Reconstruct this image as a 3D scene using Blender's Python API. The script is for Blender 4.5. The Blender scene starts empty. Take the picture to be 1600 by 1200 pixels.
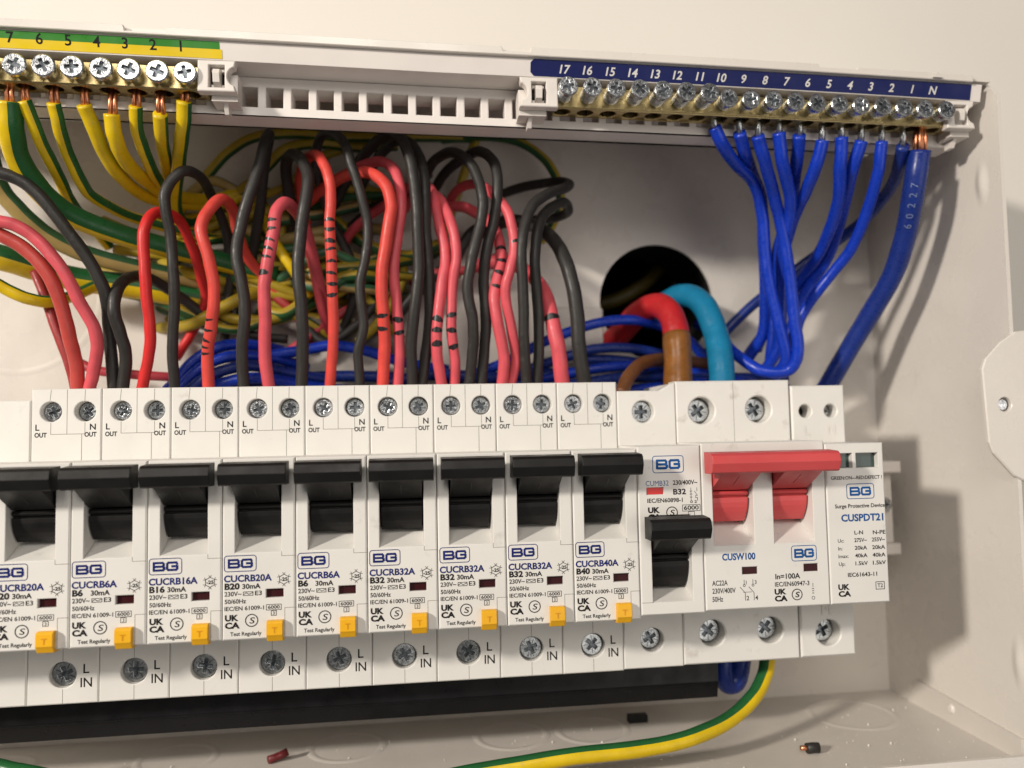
import bpy, bmesh, math, random
from mathutils import Vector, Matrix
from mathutils.geometry import tessellate_polygon

# ------------------------------------------------------------------ camera, world, lamps
# lengths below are millimetres: x right along the breaker row, y into the wall, z up;
# y = 0 is the front of the screw shoulders, z = 0 their top edge
MM = 0.001
random.seed(7)
scene = bpy.context.scene
col = scene.collection
CAM_POS = [101.736, -226.722, -14.144]
CAM_ROT = [[0.991823, 0.012315, -0.127026], [-0.126015, -0.06295, -0.990029], [-0.020189, 0.997941, -0.060883]]
CAM_LENS = 27.6411
cd = bpy.data.cameras.new('camera')
cam = bpy.data.objects.new('camera', cd)
col.objects.link(cam)
cam.matrix_world = Matrix.Translation(Vector(CAM_POS) * MM) @ Matrix(CAM_ROT).to_4x4()
cd.sensor_width = 36.0
cd.lens = CAM_LENS
cd.clip_start = 0.005
cd.clip_end = 20.0
cd.dof.use_dof = True
cd.dof.focus_distance = 0.212
cd.dof.aperture_fstop = 9.0
scene.camera = cam

world = bpy.data.worlds.new('World')
scene.world = world
world.use_nodes = True
bg = world.node_tree.nodes['Background']
bg.inputs[0].default_value = (1.0, 0.95, 0.89, 1)
bg.inputs[1].default_value = 0.13

def lamp(name, pos, target, size, power, colour):
    ld = bpy.data.lights.new(name, 'AREA')
    ld.shape = 'DISK'
    ld.size = size
    ld.energy = power
    ld.color = colour
    o = bpy.data.objects.new(name, ld)
    col.objects.link(o)
    o.location = Vector(pos) * MM
    d = (Vector(target) - Vector(pos)).normalized()
    o.rotation_euler = d.to_track_quat('-Z', 'Y').to_euler()
    return o
lamp('key_lamp', (-900, -760, 425), (140, 0, -10), 0.11, 17.6, (1.0, 0.915, 0.81))
lamp('fill_lamp', (-60, -950, 480), (130, 0, 0), 0.55, 4.3, (1.0, 0.93, 0.85))  # added frontal fill, stands in for soft light scattered by the room
lamp('bounce_lamp', (700, -1000, -150), (130, 0, 0), 0.9, 2.8, (1.0, 0.93, 0.86))

scene.view_settings.view_transform = 'Standard'
scene.view_settings.look = 'None'
scene.view_settings.gamma = 1
scene.view_settings.exposure = 0.0
scene.render.engine = 'CYCLES'

# ------------------------------------------------------------------ materials
def material(name, colour, rough=0.5, metal=0.0, var=0.06, vscale=60.0, bevel=0.0, spec=0.5,
             coat=0.0, bump=0.0, bscale=900.0, rvar=0.12, dirt=None, sss=0.0):
    m = bpy.data.materials.new(name)
    m.use_nodes = True
    nt = m.node_tree
    b = nt.nodes['Principled BSDF']
    N = nt.nodes.new
    L = nt.links.new
    tc = N('ShaderNodeNewGeometry')   # world position, so that no two copies wear alike
    no = N('ShaderNodeTexNoise')
    no.inputs['Scale'].default_value = vscale
    no.inputs['Detail'].default_value = 5
    L(tc.outputs['Position'], no.inputs['Vector'])
    mr = N('ShaderNodeMapRange')
    mr.inputs[1].default_value = 0.3
    mr.inputs[2].default_value = 0.7
    mr.inputs[3].default_value = 1 - var
    mr.inputs[4].default_value = 1 + var
    L(no.outputs['Fac'], mr.inputs[0])
    mx = N('ShaderNodeMix')
    mx.data_type = 'RGBA'
    mx.blend_type = 'MULTIPLY'
    mx.inputs[0].default_value = 1.0
    mx.inputs[6].default_value = (*colour, 1)
    L(mr.outputs[0], mx.inputs[7])
    out = mx.outputs[2]
    if dirt:
        n2 = N('ShaderNodeTexNoise')
        n2.inputs['Scale'].default_value = dirt[0]
        n2.inputs['Detail'].default_value = 8
        n2.inputs['Roughness'].default_value = 0.65
        L(tc.outputs['Position'], n2.inputs['Vector'])
        r2 = N('ShaderNodeMapRange')
        r2.inputs[1].default_value = dirt[1]
        r2.inputs[2].default_value = dirt[1] + 0.12
        r2.inputs[3].default_value = 0.0
        r2.inputs[4].default_value = dirt[2]
        L(n2.outputs['Fac'], r2.inputs[0])
        m2 = N('ShaderNodeMix')
        m2.data_type = 'RGBA'
        L(r2.outputs[0], m2.inputs[0])
        L(out, m2.inputs[6])
        m2.inputs[7].default_value = (*dirt[3], 1)
        out = m2.outputs[2]
    L(out, b.inputs['Base Color'])
    rr = N('ShaderNodeMapRange')
    rr.inputs[1].default_value = 0.3
    rr.inputs[2].default_value = 0.7
    rr.inputs[3].default_value = max(0.02, rough - rvar)
    rr.inputs[4].default_value = min(1, rough + rvar)
    n3 = N('ShaderNodeTexNoise')
    n3.inputs['Scale'].default_value = vscale * 3.1
    n3.inputs['Detail'].default_value = 6
    L(tc.outputs['Position'], n3.inputs['Vector'])
    L(n3.outputs['Fac'], rr.inputs[0])
    L(rr.outputs[0], b.inputs['Roughness'])
    b.inputs['Metallic'].default_value = metal
    b.inputs['Specular IOR Level'].default_value = spec
    b.inputs['Coat Weight'].default_value = coat
    b.inputs['Coat Roughness'].default_value = 0.15
    if sss:
        b.inputs['Subsurface Weight'].default_value = sss
        b.inputs['Subsurface Radius'].default_value = (1, 0.7, 0.5)
        b.inputs['Subsurface Scale'].default_value = 0.001
    nrm = None
    if bevel:
        bv = N('ShaderNodeBevel')
        bv.samples = 4
        bv.inputs['Radius'].default_value = bevel * MM
        nrm = bv.outputs[0]
    if bump:
        n4 = N('ShaderNodeTexNoise')
        n4.inputs['Scale'].default_value = bscale
        n4.inputs['Detail'].default_value = 4
        L(tc.outputs['Position'], n4.inputs['Vector'])
        bp = N('ShaderNodeBump')
        bp.inputs['Strength'].default_value = bump
        bp.inputs['Distance'].default_value = 0.0002
        L(n4.outputs['Fac'], bp.inputs['Height'])
        if nrm is not None:
            L(nrm, bp.inputs['Normal'])
        nrm = bp.outputs[0]
    if nrm is not None:
        L(nrm, b.inputs['Normal'])
    return m

GREY = (0.30, 0.26, 0.22)
MT = {
 'device': material('device_plastic', (0.70, 0.685, 0.65), 0.42, var=0.035, bevel=0.28, bump=0.05, bscale=2500, dirt=(140, 0.62, 0.30, GREY)),
 'smudged': material('smudged_plastic', (0.70, 0.685, 0.65), 0.42, var=0.035, bevel=0.28, bump=0.05, bscale=2500, dirt=(120, 0.57, 0.45, (0.30, 0.25, 0.21))),
 'carrier': material('carrier_plastic', (0.72, 0.675, 0.64), 0.45, var=0.04, bevel=0.3, bump=0.05, bscale=1500, dirt=(90, 0.66, 0.4, GREY)),
 'paint': material('enclosure_paint', (0.68, 0.64, 0.59), 0.30, var=0.035, vscale=25, bump=0.22, bscale=420, coat=0.25, dirt=(45, 0.66, 0.25, GREY)),
 'floorpaint': material('dusty_paint', (0.62, 0.58, 0.53), 0.42, var=0.06, vscale=30, bump=0.12, bscale=700, dirt=(60, 0.60, 0.35, (0.68, 0.64, 0.58))),
 'wall': material('wall_paint', (0.70, 0.668, 0.615), 0.75, var=0.015, vscale=8, bump=0.25, bscale=160, dirt=(300, 0.76, 0.3, GREY)),
 'dark': material('cavity_shade', (0.012, 0.011, 0.010), 0.9),  # near-black colour in place of shade inside holes and recesses
 'seam': material('seam_shadow_gap', (0.20, 0.18, 0.155), 0.9),
 'black': material('black_plastic', (0.008, 0.0075, 0.0075), 0.46, var=0.2, bevel=0.35, spec=0.28, bump=0.12, bscale=1800, dirt=(300, 0.70, 0.3, (0.10, 0.09, 0.08))),
 'blackstrip': material('black_busbar_cover', (0.007, 0.007, 0.008), 0.36, var=0.25, spec=0.25, bump=0.10, bscale=300, dirt=(420, 0.67, 0.25, (0.12, 0.11, 0.10))),
 'red': None,
 'switchred': material('red_switch_plastic', (0.58, 0.072, 0.075), 0.45, var=0.05, bevel=0.35, bump=0.05, sss=0.1),
 'button': material('yellow_button_plastic', (0.80, 0.42, 0.012), 0.35, var=0.05, bevel=0.3, sss=0.1),
 'ink': material('black_ink', (0.02, 0.019, 0.02), 0.85, spec=0.1, var=0.25, vscale=400),
 'inkblue': material('navy_ink', (0.014, 0.022, 0.13), 0.85, spec=0.1, var=0.2, vscale=400),
 'inkcyan': material('blue_ink', (0.014, 0.085, 0.28), 0.85, spec=0.1, var=0.2, vscale=400),
 'inkwhite': material('white_ink', (0.62, 0.60, 0.58), 0.6, var=0.1),
 'window': material('dark_red_flag', (0.035, 0.005, 0.007), 0.4, spec=0.2),
 'redflag': material('bright_red_flag', (0.60, 0.015, 0.015), 0.3),
 'greenwin': material('dark_green_window', (0.02, 0.045, 0.04), 0.12, coat=0.6),
 'steel': material('zinc_plated_steel', (0.60, 0.62, 0.64), 0.22, 1.0, var=0.4, vscale=500, bevel=0.15, bump=0.35, bscale=1500),
 'steeldark': material('dull_steel', (0.42, 0.44, 0.45), 0.30, 1.0, var=0.35, vscale=500, bevel=0.12, bump=0.4, bscale=1500, dirt=(500, 0.62, 0.6, (0.05, 0.045, 0.04))),
 'slot': material('screw_slot_metal', (0.13, 0.145, 0.16), 0.35, 1.0, var=0.4, vscale=800),  # mid-grey metal, darker than the screw heads
 'brass': material('brass', (0.54, 0.43, 0.21), 0.33, 1.0, var=0.12, vscale=200, bevel=0.2, bump=0.15, bscale=800, dirt=(250, 0.60, 0.5, (0.30, 0.20, 0.07))),
 'copper': material('bare_copper', (0.66, 0.28, 0.15), 0.38, 1.0, var=0.15, vscale=500),
 'clipwhite': material('clip_plastic', (0.70, 0.655, 0.61), 0.4, var=0.03, bevel=0.3),
 'labelblue': material('navy_label', (0.006, 0.011, 0.085), 0.4, var=0.08, spec=0.2),
 'labelgreen': material('green_label', (0.03, 0.20, 0.02), 0.35, var=0.05),
 'labelyellow': material('yellow_label', (0.72, 0.52, 0.008), 0.35, var=0.05),
 'sleeve': material('brown_tape', (0.20, 0.078, 0.016), 0.28, var=0.25, vscale=150, bump=0.5, bscale=250),
 'crumb': material('dust_and_relief_light', (0.75, 0.72, 0.68), 0.9),
 'cableprint': material('worn_cable_print', (0.13, 0.17, 0.32), 0.6),
 'buttonmark': material('orange_button_mark', (0.62, 0.26, 0.008), 0.4),
 'pen': material('marker_pen', (0.008, 0.007, 0.009), 0.4),
}
def wmat(name, c, rough=0.40, **k):
    k.setdefault('var', 0.10)
    k.setdefault('dirt', (300, 0.61, 0.40, tuple(min(1, v * 0.5 + 0.09) for v in c)))
    MT[name] = material(name + '_insulation', c, rough, vscale=220, bump=0.22, bscale=500, spec=0.35, **k)
wmat('bk', (0.026, 0.0245, 0.023), 0.45)
wmat('red', (0.58, 0.024, 0.024))
wmat('coral', (0.62, 0.062, 0.048))
wmat('pink', (0.60, 0.085, 0.105))
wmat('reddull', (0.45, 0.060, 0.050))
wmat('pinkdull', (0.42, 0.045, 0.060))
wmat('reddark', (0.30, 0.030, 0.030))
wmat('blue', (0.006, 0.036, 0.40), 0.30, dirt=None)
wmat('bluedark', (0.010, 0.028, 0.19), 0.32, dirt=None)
wmat('gyY', (0.66, 0.46, 0.008), 0.36)
wmat('gyG', (0.014, 0.10, 0.028), 0.36)
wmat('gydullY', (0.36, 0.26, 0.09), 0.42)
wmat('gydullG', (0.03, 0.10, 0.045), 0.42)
wmat('gydimY', (0.36, 0.26, 0.02), 0.42)  # darker copies: shade at the back of the box put into the colour
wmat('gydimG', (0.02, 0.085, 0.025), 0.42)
wmat('gyholeY', (0.10, 0.075, 0.012))  # darkened copies, the shade inside the hole lies in the colour
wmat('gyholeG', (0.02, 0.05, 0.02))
wmat('scrap', (0.12, 0.016, 0.018))
wmat('cyan', (0.008, 0.165, 0.31), 0.35)
wmat('tailred', (0.42, 0.016, 0.020), 0.4)
wmat('brown', (0.13, 0.05, 0.018), 0.35)
wmat('greycable', (0.20, 0.185, 0.17), 0.5)

# ------------------------------------------------------------------ mesh helpers
class MB:
    def __init__(self):
        self.v = []
        self.f = []
        self.m = []
    def add(self, vs, fs, mi=0):
        o = len(self.v)
        self.v += [tuple(p) for p in vs]
        for f in fs:
            self.f.append(tuple(i + o for i in f))
            self.m.append(mi)
    def box(self, x0, x1, y0, y1, z0, z1, mi=0):
        self.add([(x0, y0, z0), (x1, y0, z0), (x1, y1, z0), (x0, y1, z0), (x0, y0, z1), (x1, y0, z1), (x1, y1, z1), (x0, y1, z1)],
                 [(0, 1, 2, 3), (4, 5, 6, 7), (0, 1, 5, 4), (1, 2, 6, 5), (2, 3, 7, 6), (3, 0, 4, 7)], mi)
    def extr(self, outline, holes, d0, d1, ax='y', ch=0.0, hch=0.0, mi=0, back=True):
        """prism: outline and holes in 2-D, from d0 (front, chamfered) to d1"""
        def mp(u, v, d):
            return {'y': (u, d, v), 'z': (u, v, d), 'x': (d, u, v)}[ax]
        def area(pl):
            return sum(pl[i][0] * pl[(i + 1) % len(pl)][1] - pl[(i + 1) % len(pl)][0] * pl[i][1] for i in range(len(pl))) / 2
        def offset(pl, d):
            s = 1 if area(pl) > 0 else -1
            r = []
            n = len(pl)
            for i in range(n):
                a, b, c = Vector(pl[i - 1]), Vector(pl[i]), Vector(pl[(i + 1) % n])
                e1 = (b - a).normalized()
                e2 = (c - b).normalized()
                n1 = Vector((-e1.y, e1.x)) * s
                n2 = Vector((-e2.y, e2.x)) * s
                k = 1 + n1.dot(n2)
                o = (n1 + n2) / max(k, 0.3)
                r.append(tuple(b + o * d))
            return r
        sg = 1 if d1 > d0 else -1
        loops = []
        for i, pl in enumerate([outline] + list(holes)):
            c = ch if i == 0 else hch
            fr = offset(pl, c if i == 0 else -c) if c else list(pl)
            loops.append((fr, list(pl), c))
        flat = [p for l in loops for p in l[0]]
        tri = tessellate_polygon([[Vector((p[0], p[1], 0)) for p in l[0]] for l in loops])
        self.add([mp(p[0], p[1], d0) for p in flat], tri, mi)
        if back:
            flat = [p for l in loops for p in l[1]]
            tri = tessellate_polygon([[Vector((p[0], p[1], 0)) for p in l[1]] for l in loops])
            self.add([mp(p[0], p[1], d1) for p in flat], tri, mi)
        for fr, pl, c in loops:
            n = len(pl)
            rings = [[mp(p[0], p[1], d0) for p in fr]]
            if c:
                rings.append([mp(p[0], p[1], d0 + sg * c) for p in pl])
            rings.append([mp(p[0], p[1], d1) for p in pl])
            vs = [p for r in rings for p in r]
            fs = []
            for k in range(len(rings) - 1):
                for i in range(n):
                    j = (i + 1) % n
                    fs.append((k * n + i, k * n + j, (k + 1) * n + j, (k + 1) * n + i))
            self.add(vs, fs, mi)
    def bar(self, x0, x1, prof, mi=0, ch=0.0):
        """profile in (y, z) swept along x"""
        self.extr(prof, [], x0, x1, 'x', mi=mi)
    def sweep(self, pts, r, sides=14, band=None, caps=True, a0=0.0, twist=0.0):
        """round tube; band(angle) gives the material index"""
        P = [Vector(p) for p in pts]
        t = (P[1] - P[0]).normalized()
        up = Vector((0, -1, 0))
        if abs(t.dot(up)) > 0.9:
            up = Vector((1, 0, 0))
        n = (up - t * up.dot(t)).normalized()
        rings = []
        for i, p in enumerate(P):
            a = P[max(0, i - 1)]
            b = P[min(len(P) - 1, i + 1)]
            t = (b - a).normalized()
            # keep the reference turned to the front of the box
            n = (n - t * n.dot(t)).normalized()
            bi = t.cross(n)
            rr = r(i / (len(P) - 1)) if callable(r) else r
            rings.append([p + (n * math.cos(a0 + twist * i / len(P) + 2 * math.pi * k / sides) + bi * math.sin(a0 + twist * i / len(P) + 2 * math.pi * k / sides)) * rr for k in range(sides)])
        o = len(self.v)
        for q in rings:
            self.v += [tuple(x) for x in q]
        for i in range(len(rings) - 1):
            for k in range(sides):
                j = (k + 1) % sides
                self.f.append((o + i * sides + k, o + i * sides + j, o + (i + 1) * sides + j, o + (i + 1) * sides + k))
                self.m.append(band(2 * math.pi * (k + 0.5) / sides) if band else 0)
        if caps:
            self.f.append(tuple(o + k for k in range(sides)))
            self.m.append(0)
            e = o + (len(rings) - 1) * sides
            self.f.append(tuple(e + k for k in range(sides)))
            self.m.append(0)

def circle(cx, cy, r, n=24, a0=0.0):
    return [(cx + r * math.cos(a0 + 2 * math.pi * i / n), cy + r * math.sin(a0 + 2 * math.pi * i / n)) for i in range(n)]
def rect(x0, x1, z0, z1):
    return [(x0, z0), (x1, z0), (x1, z1), (x0, z1)]
def rrect(x0, x1, z0, z1, r, n=5):
    p = []
    for cx, cz, a in ((x1 - r, z0 + r, -90), (x1 - r, z1 - r, 0), (x0 + r, z1 - r, 90), (x0 + r, z0 + r, 180)):
        for i in range(n + 1):
            t = math.radians(a + 90 * i / n)
            p.append((cx + r * math.cos(t), cz + r * math.sin(t)))
    return p

def mesh(name, mb, mats, origin=(0, 0, 0), smooth=False):
    me = bpy.data.meshes.new(name)
    ox, oy, oz = origin
    me.from_pydata([((x - ox) * MM, (y - oy) * MM, (z - oz) * MM) for x, y, z in mb.v], [], mb.f)
    for m in (mats if isinstance(mats, (list, tuple)) else [mats]):
        me.materials.append(MT[m])
    me.polygons.foreach_set('material_index', mb.m)
    bm = bmesh.new()
    bm.from_mesh(me)
    bmesh.ops.remove_doubles(bm, verts=bm.verts, dist=1e-7)
    bmesh.ops.recalc_face_normals(bm, faces=bm.faces)
    bm.to_mesh(me)
    bm.free()
    if smooth:
        me.polygons.foreach_set('use_smooth', [True] * len(me.polygons))
    me.update()
    return me
def obj(name, mb, mats, parent=None, smooth=False, origin=None):
    if parent is not None and origin is None:
        origin = ORIGIN[parent.name]
    origin = origin or (0, 0, 0)
    me = mb if isinstance(mb, bpy.types.Mesh) else mesh(name, mb, mats, origin, smooth)
    o = bpy.data.objects.new(name, me)
    col.objects.link(o)
    if parent is not None:
        o.parent = parent
        ORIGIN[o.name] = origin
    else:
        o.location = Vector(origin) * MM
        ORIGIN[o.name] = origin
    return o
ORIGIN = {}
def tag(o, label, cat, group=None, kind=None):
    o['label'] = label
    if cat:
        o['category'] = cat
    if group:
        o['group'] = group
    if kind:
        o['kind'] = kind
    return o
def thing(name, label, cat, loc, group=None):
    o = bpy.data.objects.new(name, None)
    o.empty_display_size = 0.01
    col.objects.link(o)
    o.location = Vector(loc) * MM
    ORIGIN[o.name] = loc
    return tag(o, label, cat, group)
def copy_tree(o, parent=None):
    c = o.copy()
    col.objects.link(c)
    c.parent = parent
    for ch in list(o.children):
        copy_tree(ch, c)
    return c

# ---- lettering: outlines of the built-in font, turned into flat meshes
_txt = {}
def glyphs(s, bold=0.0, spacing=1.0):
    key = (s, bold, spacing)
    if key in _txt:
        return _txt[key]
    cu = bpy.data.curves.new('lettering', 'FONT')
    cu.body = s
    cu.size = 1.0
    cu.resolution_u = 3
    cu.offset = bold
    cu.space_character = spacing
    o = bpy.data.objects.new('lettering', cu)
    col.objects.link(o)
    dg = bpy.context.evaluated_depsgraph_get()
    me = bpy.data.meshes.new_from_object(o.evaluated_get(dg))
    vs = [(v.co.x, v.co.y) for v in me.vertices]
    fs = [tuple(p.vertices) for p in me.polygons]
    bpy.data.objects.remove(o)
    bpy.data.curves.remove(cu)
    bpy.data.meshes.remove(me)
    x0 = min(v[0] for v in vs)
    w = max(v[0] for v in vs) - x0
    vs = [(v[0] - x0, v[1]) for v in vs]
    _txt[key] = (vs, fs, w)
    return _txt[key]
CAP = 0.70
def write(mb, s, x, z, cap, width=None, bold=0.0, align='l', y=-19.03, mi=0, slant=0.0, mp=None, spacing=1.0):
    """text with its baseline at z; width squeezes or stretches it"""
    vs, fs, w = glyphs(s, bold + (0.022 if width and cap < 1.5 else 0.010), spacing)
    sz = cap / CAP
    sx = width / w if width else sz
    W = w * sx
    off = {'l': 0, 'c': -W / 2, 'r': -W}[align]
    pts = [(x + off + u * sx + slant * v * sz, z + v * sz) for u, v in vs]
    mb.add([mp(*p) for p in pts] if mp else [(p[0], y, p[1]) for p in pts], fs, mi)
def stroke(mb, pts, wd, y=-19.03, closed=False, mi=0, mp=None):
    n = len(pts)
    for i in range(n if closed else n - 1):
        # each stroke a hair in front of the last, so that no two lie in one plane
        f = mp or (lambda a, b, yy=y - 0.006 * i: (a, yy, b))
        a = Vector(pts[i])
        b = Vector(pts[(i + 1) % n])
        d = (b - a).normalized()
        p = Vector((-d.y, d.x)) * wd / 2
        e = d * wd * 0.35
        mb.add([f(*(a - e + p)), f(*(b + e + p)), f(*(b + e - p)), f(*(a - e - p))], [(0, 1, 2, 3)], mi)
def ring(mb, cx, cz, r, wd, y=-19.03, n=20, mi=0):
    o = circle(cx, cz, r + wd / 2, n)
    i = circle(cx, cz, r - wd / 2, n)
    mb.add([(a, y, b) for a, b in o] + [(a, y, b) for a, b in i], [(k, (k + 1) % n, n + (k + 1) % n, n + k) for k in range(n)], mi)
def frame(mb, x0, x1, z0, z1, r, wd, y=-19.03, mi=0):
    o = rrect(x0, x1, z0, z1, r)
    i = rrect(x0 + wd, x1 - wd, z0 + wd, z1 - wd, max(0.05, r - wd))
    n = len(o)
    mb.add([(a, y, b) for a, b in o] + [(a, y, b) for a, b in i], [(k, (k + 1) % n, n + (k + 1) % n, n + k) for k in range(n)], mi)
def brand(x0, x1, z0, z1, y=-19.03):
    mb = MB()
    frame(mb, x0, x1, z0, z1, 0.8, 0.2, y)
    # the two wide block letters, built from strokes
    w = x1 - x0
    h = z1 - z0
    lw = h * 0.135
    zb, zt = z0 + h * 0.28, z1 - h * 0.28
    zm = (zb + zt) / 2
    c = (zt - zb) * 0.16
    a0, a1 = x0 + w * 0.15, x0 + w * 0.46
    stroke(mb, [(a0, zb), (a0, zt), (a1 - c * 1.3, zt), (a1 - c * 0.4, zt - c), (a1 - c * 0.4, zm + c), (a1 - c * 1.3, zm), (a0, zm)], lw, y)
    stroke(mb, [(a1 - c * 1.5, zm), (a1, zm - c), (a1, zb + c), (a1 - c, zb), (a0, zb)], lw, y - 0.05)
    b0, b1 = x0 + w * 0.55, x0 + w * 0.85
    stroke(mb, [(b1, zt - c * 1.4), (b1 - c * 0.6, zt - c * 0.1), (b1 - c, zt), (b0 + c, zt), (b0, zt - c), (b0, zb + c), (b0 + c, zb), (b1 - c, zb), (b1, zb + c), (b1, zm), (b0 + w * 0.15, zm)], lw, y)
    return mb
def ukca(mb, x, z, w, y=-19.03):
    write(mb, 'UK', x, z, 1.4, w * 0.95, 0.03, y=y)
    write(mb, 'CA', x, z - 1.85, 1.4, w * 1.03, 0.03, y=y)
def kite(mb, cx, cz, r, y=-19.03):
    ring(mb, cx, cz, r, 0.26, y)
    write(mb, 'S', cx, cz - r * 0.5, r * 1.0, r * 0.8, 0.0, 'c', y, slant=0.2)

# ---- a cross-slotted screw head, its axis along y, head face at y = 0
def screw_mesh(name, r, depth, shaft, mat, slit=True, ang=0.0):
    mb = MB()
    a = r * 0.15
    b = r * 0.58
    cross = [(-a, -b), (a, -b), (a, -a), (b, -a), (b, a), (a, a), (a, b), (-a, b), (-a, a), (-b, a), (-b, -a), (-a, -a)]
    mb.extr(circle(0, 0, r, 24), [cross], 0, shaft, 'y', ch=r * 0.10, hch=r * 0.04)
    mb.extr(circle(0, 0, r * 0.93, 20), [], depth, depth + 0.1, 'y', mi=1)
    if slit:
        for k in range(4):
            t = math.pi / 4 + k * math.pi / 2
            d = Vector((math.cos(t), math.sin(t)))
            n = Vector((-d.y, d.x)) * r * 0.035
            q = [d * r * 0.36 + n, d * r * 0.80 + n, d * r * 0.80 - n, d * r * 0.36 - n]
            mb.add([(p.x, -0.012, p.y) for p in q], [(0, 1, 2, 3)], 1)
    return mesh(name, mb, [mat, 'slot'])
SCREW = {k: screw_mesh('screw', r, d, s, m) for k, r, d, s, m in (
    ('small', 2.55, 0.8, 2.4, 'steel'), ('smalldark', 2.55, 0.8, 2.4, 'steeldark'), ('big', 3.25, 1.1, 2.2, 'steeldark'),
    ('bar', 2.75, 0.75, 1.3, 'steel'), ('earth', 3.0, 0.8, 1.4, 'steel'), ('main', 3.6, 1.2, 2.0, 'steeldark'), ('tiny', 1.75, 0.6, 1.6, 'steeldark'))}
def screw(kind, x, y, z, parent, ang=None, tilt=0.0):
    o = bpy.data.objects.new('screw', SCREW[kind])
    col.objects.link(o)
    o.parent = parent
    org = ORIGIN[parent.name]
    o.location = Vector((x - org[0], y - org[1], z - org[2])) * MM
    o.rotation_euler = (tilt, random.uniform(0, math.pi) if ang is None else ang, tilt * 0.6)
    ORIGIN[o.name] = org
    return o

def bow(x):
    return -3.1 * (max(0.0, x) / 270.0) ** 2.3 + 1.35 * max(0.0, 1 - x / 110.0)
def bent(mb):
    mb.v = [(x, y, z + bow(x)) for x, y, z in mb.v]
    return mb
def bar_cut(mb, x0, x1, prof, step=18.0, mi=0):
    n = max(1, int(round((x1 - x0) / step)))
    m = len(prof)
    xs = [x0 + (x1 - x0) * i / n for i in range(n + 1)]
    vs = [(x, y, z) for x in xs for y, z in prof]
    fs = [(i * m + k, i * m + (k + 1) % m, (i + 1) * m + (k + 1) % m, (i + 1) * m + k) for i in range(n) for k in range(m)]
    fs += [tuple(range(m)), tuple(n * m + k for k in range(m))]
    mb.add(vs, fs, mi)

# ------------------------------------------------------------------ setting: the room wall
XL, XR, YB, ZF, ZT, YF = -75.0, 278.5, 55.0, -113.5, 91.5, -13.0
HX, HZ, HR = 193.0, 33.0, 21.8
w = MB()
w.extr(rect(-420, 900, -500, 520), [circle(HX, HZ, HR + 3, 32)], 57.5, 90, 'y')
wall = tag(obj('wall', w, 'wall'), 'cream painted wall behind the open electrical box', None, kind='structure')
del wall['label']
c = MB()   # added closed box behind the cable hole, its shade put into near-black colour
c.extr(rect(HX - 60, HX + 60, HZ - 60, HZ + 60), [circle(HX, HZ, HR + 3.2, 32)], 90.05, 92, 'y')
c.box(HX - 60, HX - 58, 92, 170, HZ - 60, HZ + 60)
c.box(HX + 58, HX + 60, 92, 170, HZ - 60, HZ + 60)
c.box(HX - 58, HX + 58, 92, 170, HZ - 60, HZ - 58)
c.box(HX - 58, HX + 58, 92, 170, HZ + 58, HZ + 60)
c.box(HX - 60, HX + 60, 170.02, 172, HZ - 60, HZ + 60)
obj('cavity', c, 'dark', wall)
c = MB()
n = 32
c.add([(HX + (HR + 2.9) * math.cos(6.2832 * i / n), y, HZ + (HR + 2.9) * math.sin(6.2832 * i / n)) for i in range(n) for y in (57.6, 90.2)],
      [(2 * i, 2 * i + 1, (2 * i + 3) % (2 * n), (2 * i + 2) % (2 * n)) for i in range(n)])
obj('hole_shade_lining', c, 'dark', wall)  # near-black sleeve puts shade on the wall's cut edge by colour

# ------------------------------------------------------------------ the metal enclosure
box = thing('enclosure', 'open white metal consumer unit enclosure holding the breaker row', 'enclosure', ((XL + XR) / 2, YB + 2, ZF - 1.2))
m = MB()
m.extr(rect(XL, XR + 1.2, ZF - 1.2, 96), [circle(HX, HZ, HR, 48)], YB, YB + 1.2, 'y')
obj('back_panel', m, 'paint', box)
m = MB()
m.extr(rect(XL, XR, YF, YB - 0.01), [], ZF, ZF - 1.2, 'z')
floor = obj('floor_panel', m, 'floorpaint', box)
# front return lip of the floor
m = MB()
m.box(XL, XR - 0.1, YF - 1.2, YF - 0.02, ZF - 1.2, ZF + 3.0)
obj('floor_lip', m, 'paint', box)
m = MB()
m.extr([(YF - 1, ZF - 1.2), (YB - 0.02, ZF - 1.2), (YB - 0.02, ZT - 1), (YF + 3.0, ZT - 1), (YF - 2.2, ZT - 7)], [], XR, XR + 1.2, 'x', ch=0)
side = obj('side_wall', m, 'paint', box)
# folded corner tab with its spot weld
m = MB()
m.extr([(YF + 2, ZF + 0.05), (YB - 12, ZF + 0.05), (YB - 18, ZF + 9.0), (YF + 2, ZF + 6.5)], [], XR - 1.0, XR - 0.03, 'x')
obj('corner_tab', m, 'floorpaint', box)
m = MB()
m.extr(circle(19, -108.3, 1.6, 16), [], XR - 1.7, XR - 0.9, 'x', ch=0.5)
obj('rivet', m, 'paint', box)
# pressed dimples of the side wall
for (yy, zz, a, b) in ((-7, 60, 2.2, 8), (-11, -85, 2.2, 9)):
    m = MB()
    n1, n2 = 20, 8
    vs = []
    for i in range(n1):
        t = 2 * math.pi * i / n1
        for j in range(n2):
            f = j / (n2 - 1)
            vs.append((XR - 0.02 - 0.8 * math.cos(f * math.pi / 2) ** 2, yy + a * 1.5 * f * math.cos(t), zz + b * f * math.sin(t)))
    m.add(vs, [(i * n2 + j, i * n2 + j + 1, ((i + 1) % n1) * n2 + j + 1, ((i + 1) % n1) * n2 + j) for i in range(n1) for j in range(n2 - 1)])
    obj('pressed_dimple', m, 'paint', box, smooth=True)
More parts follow.
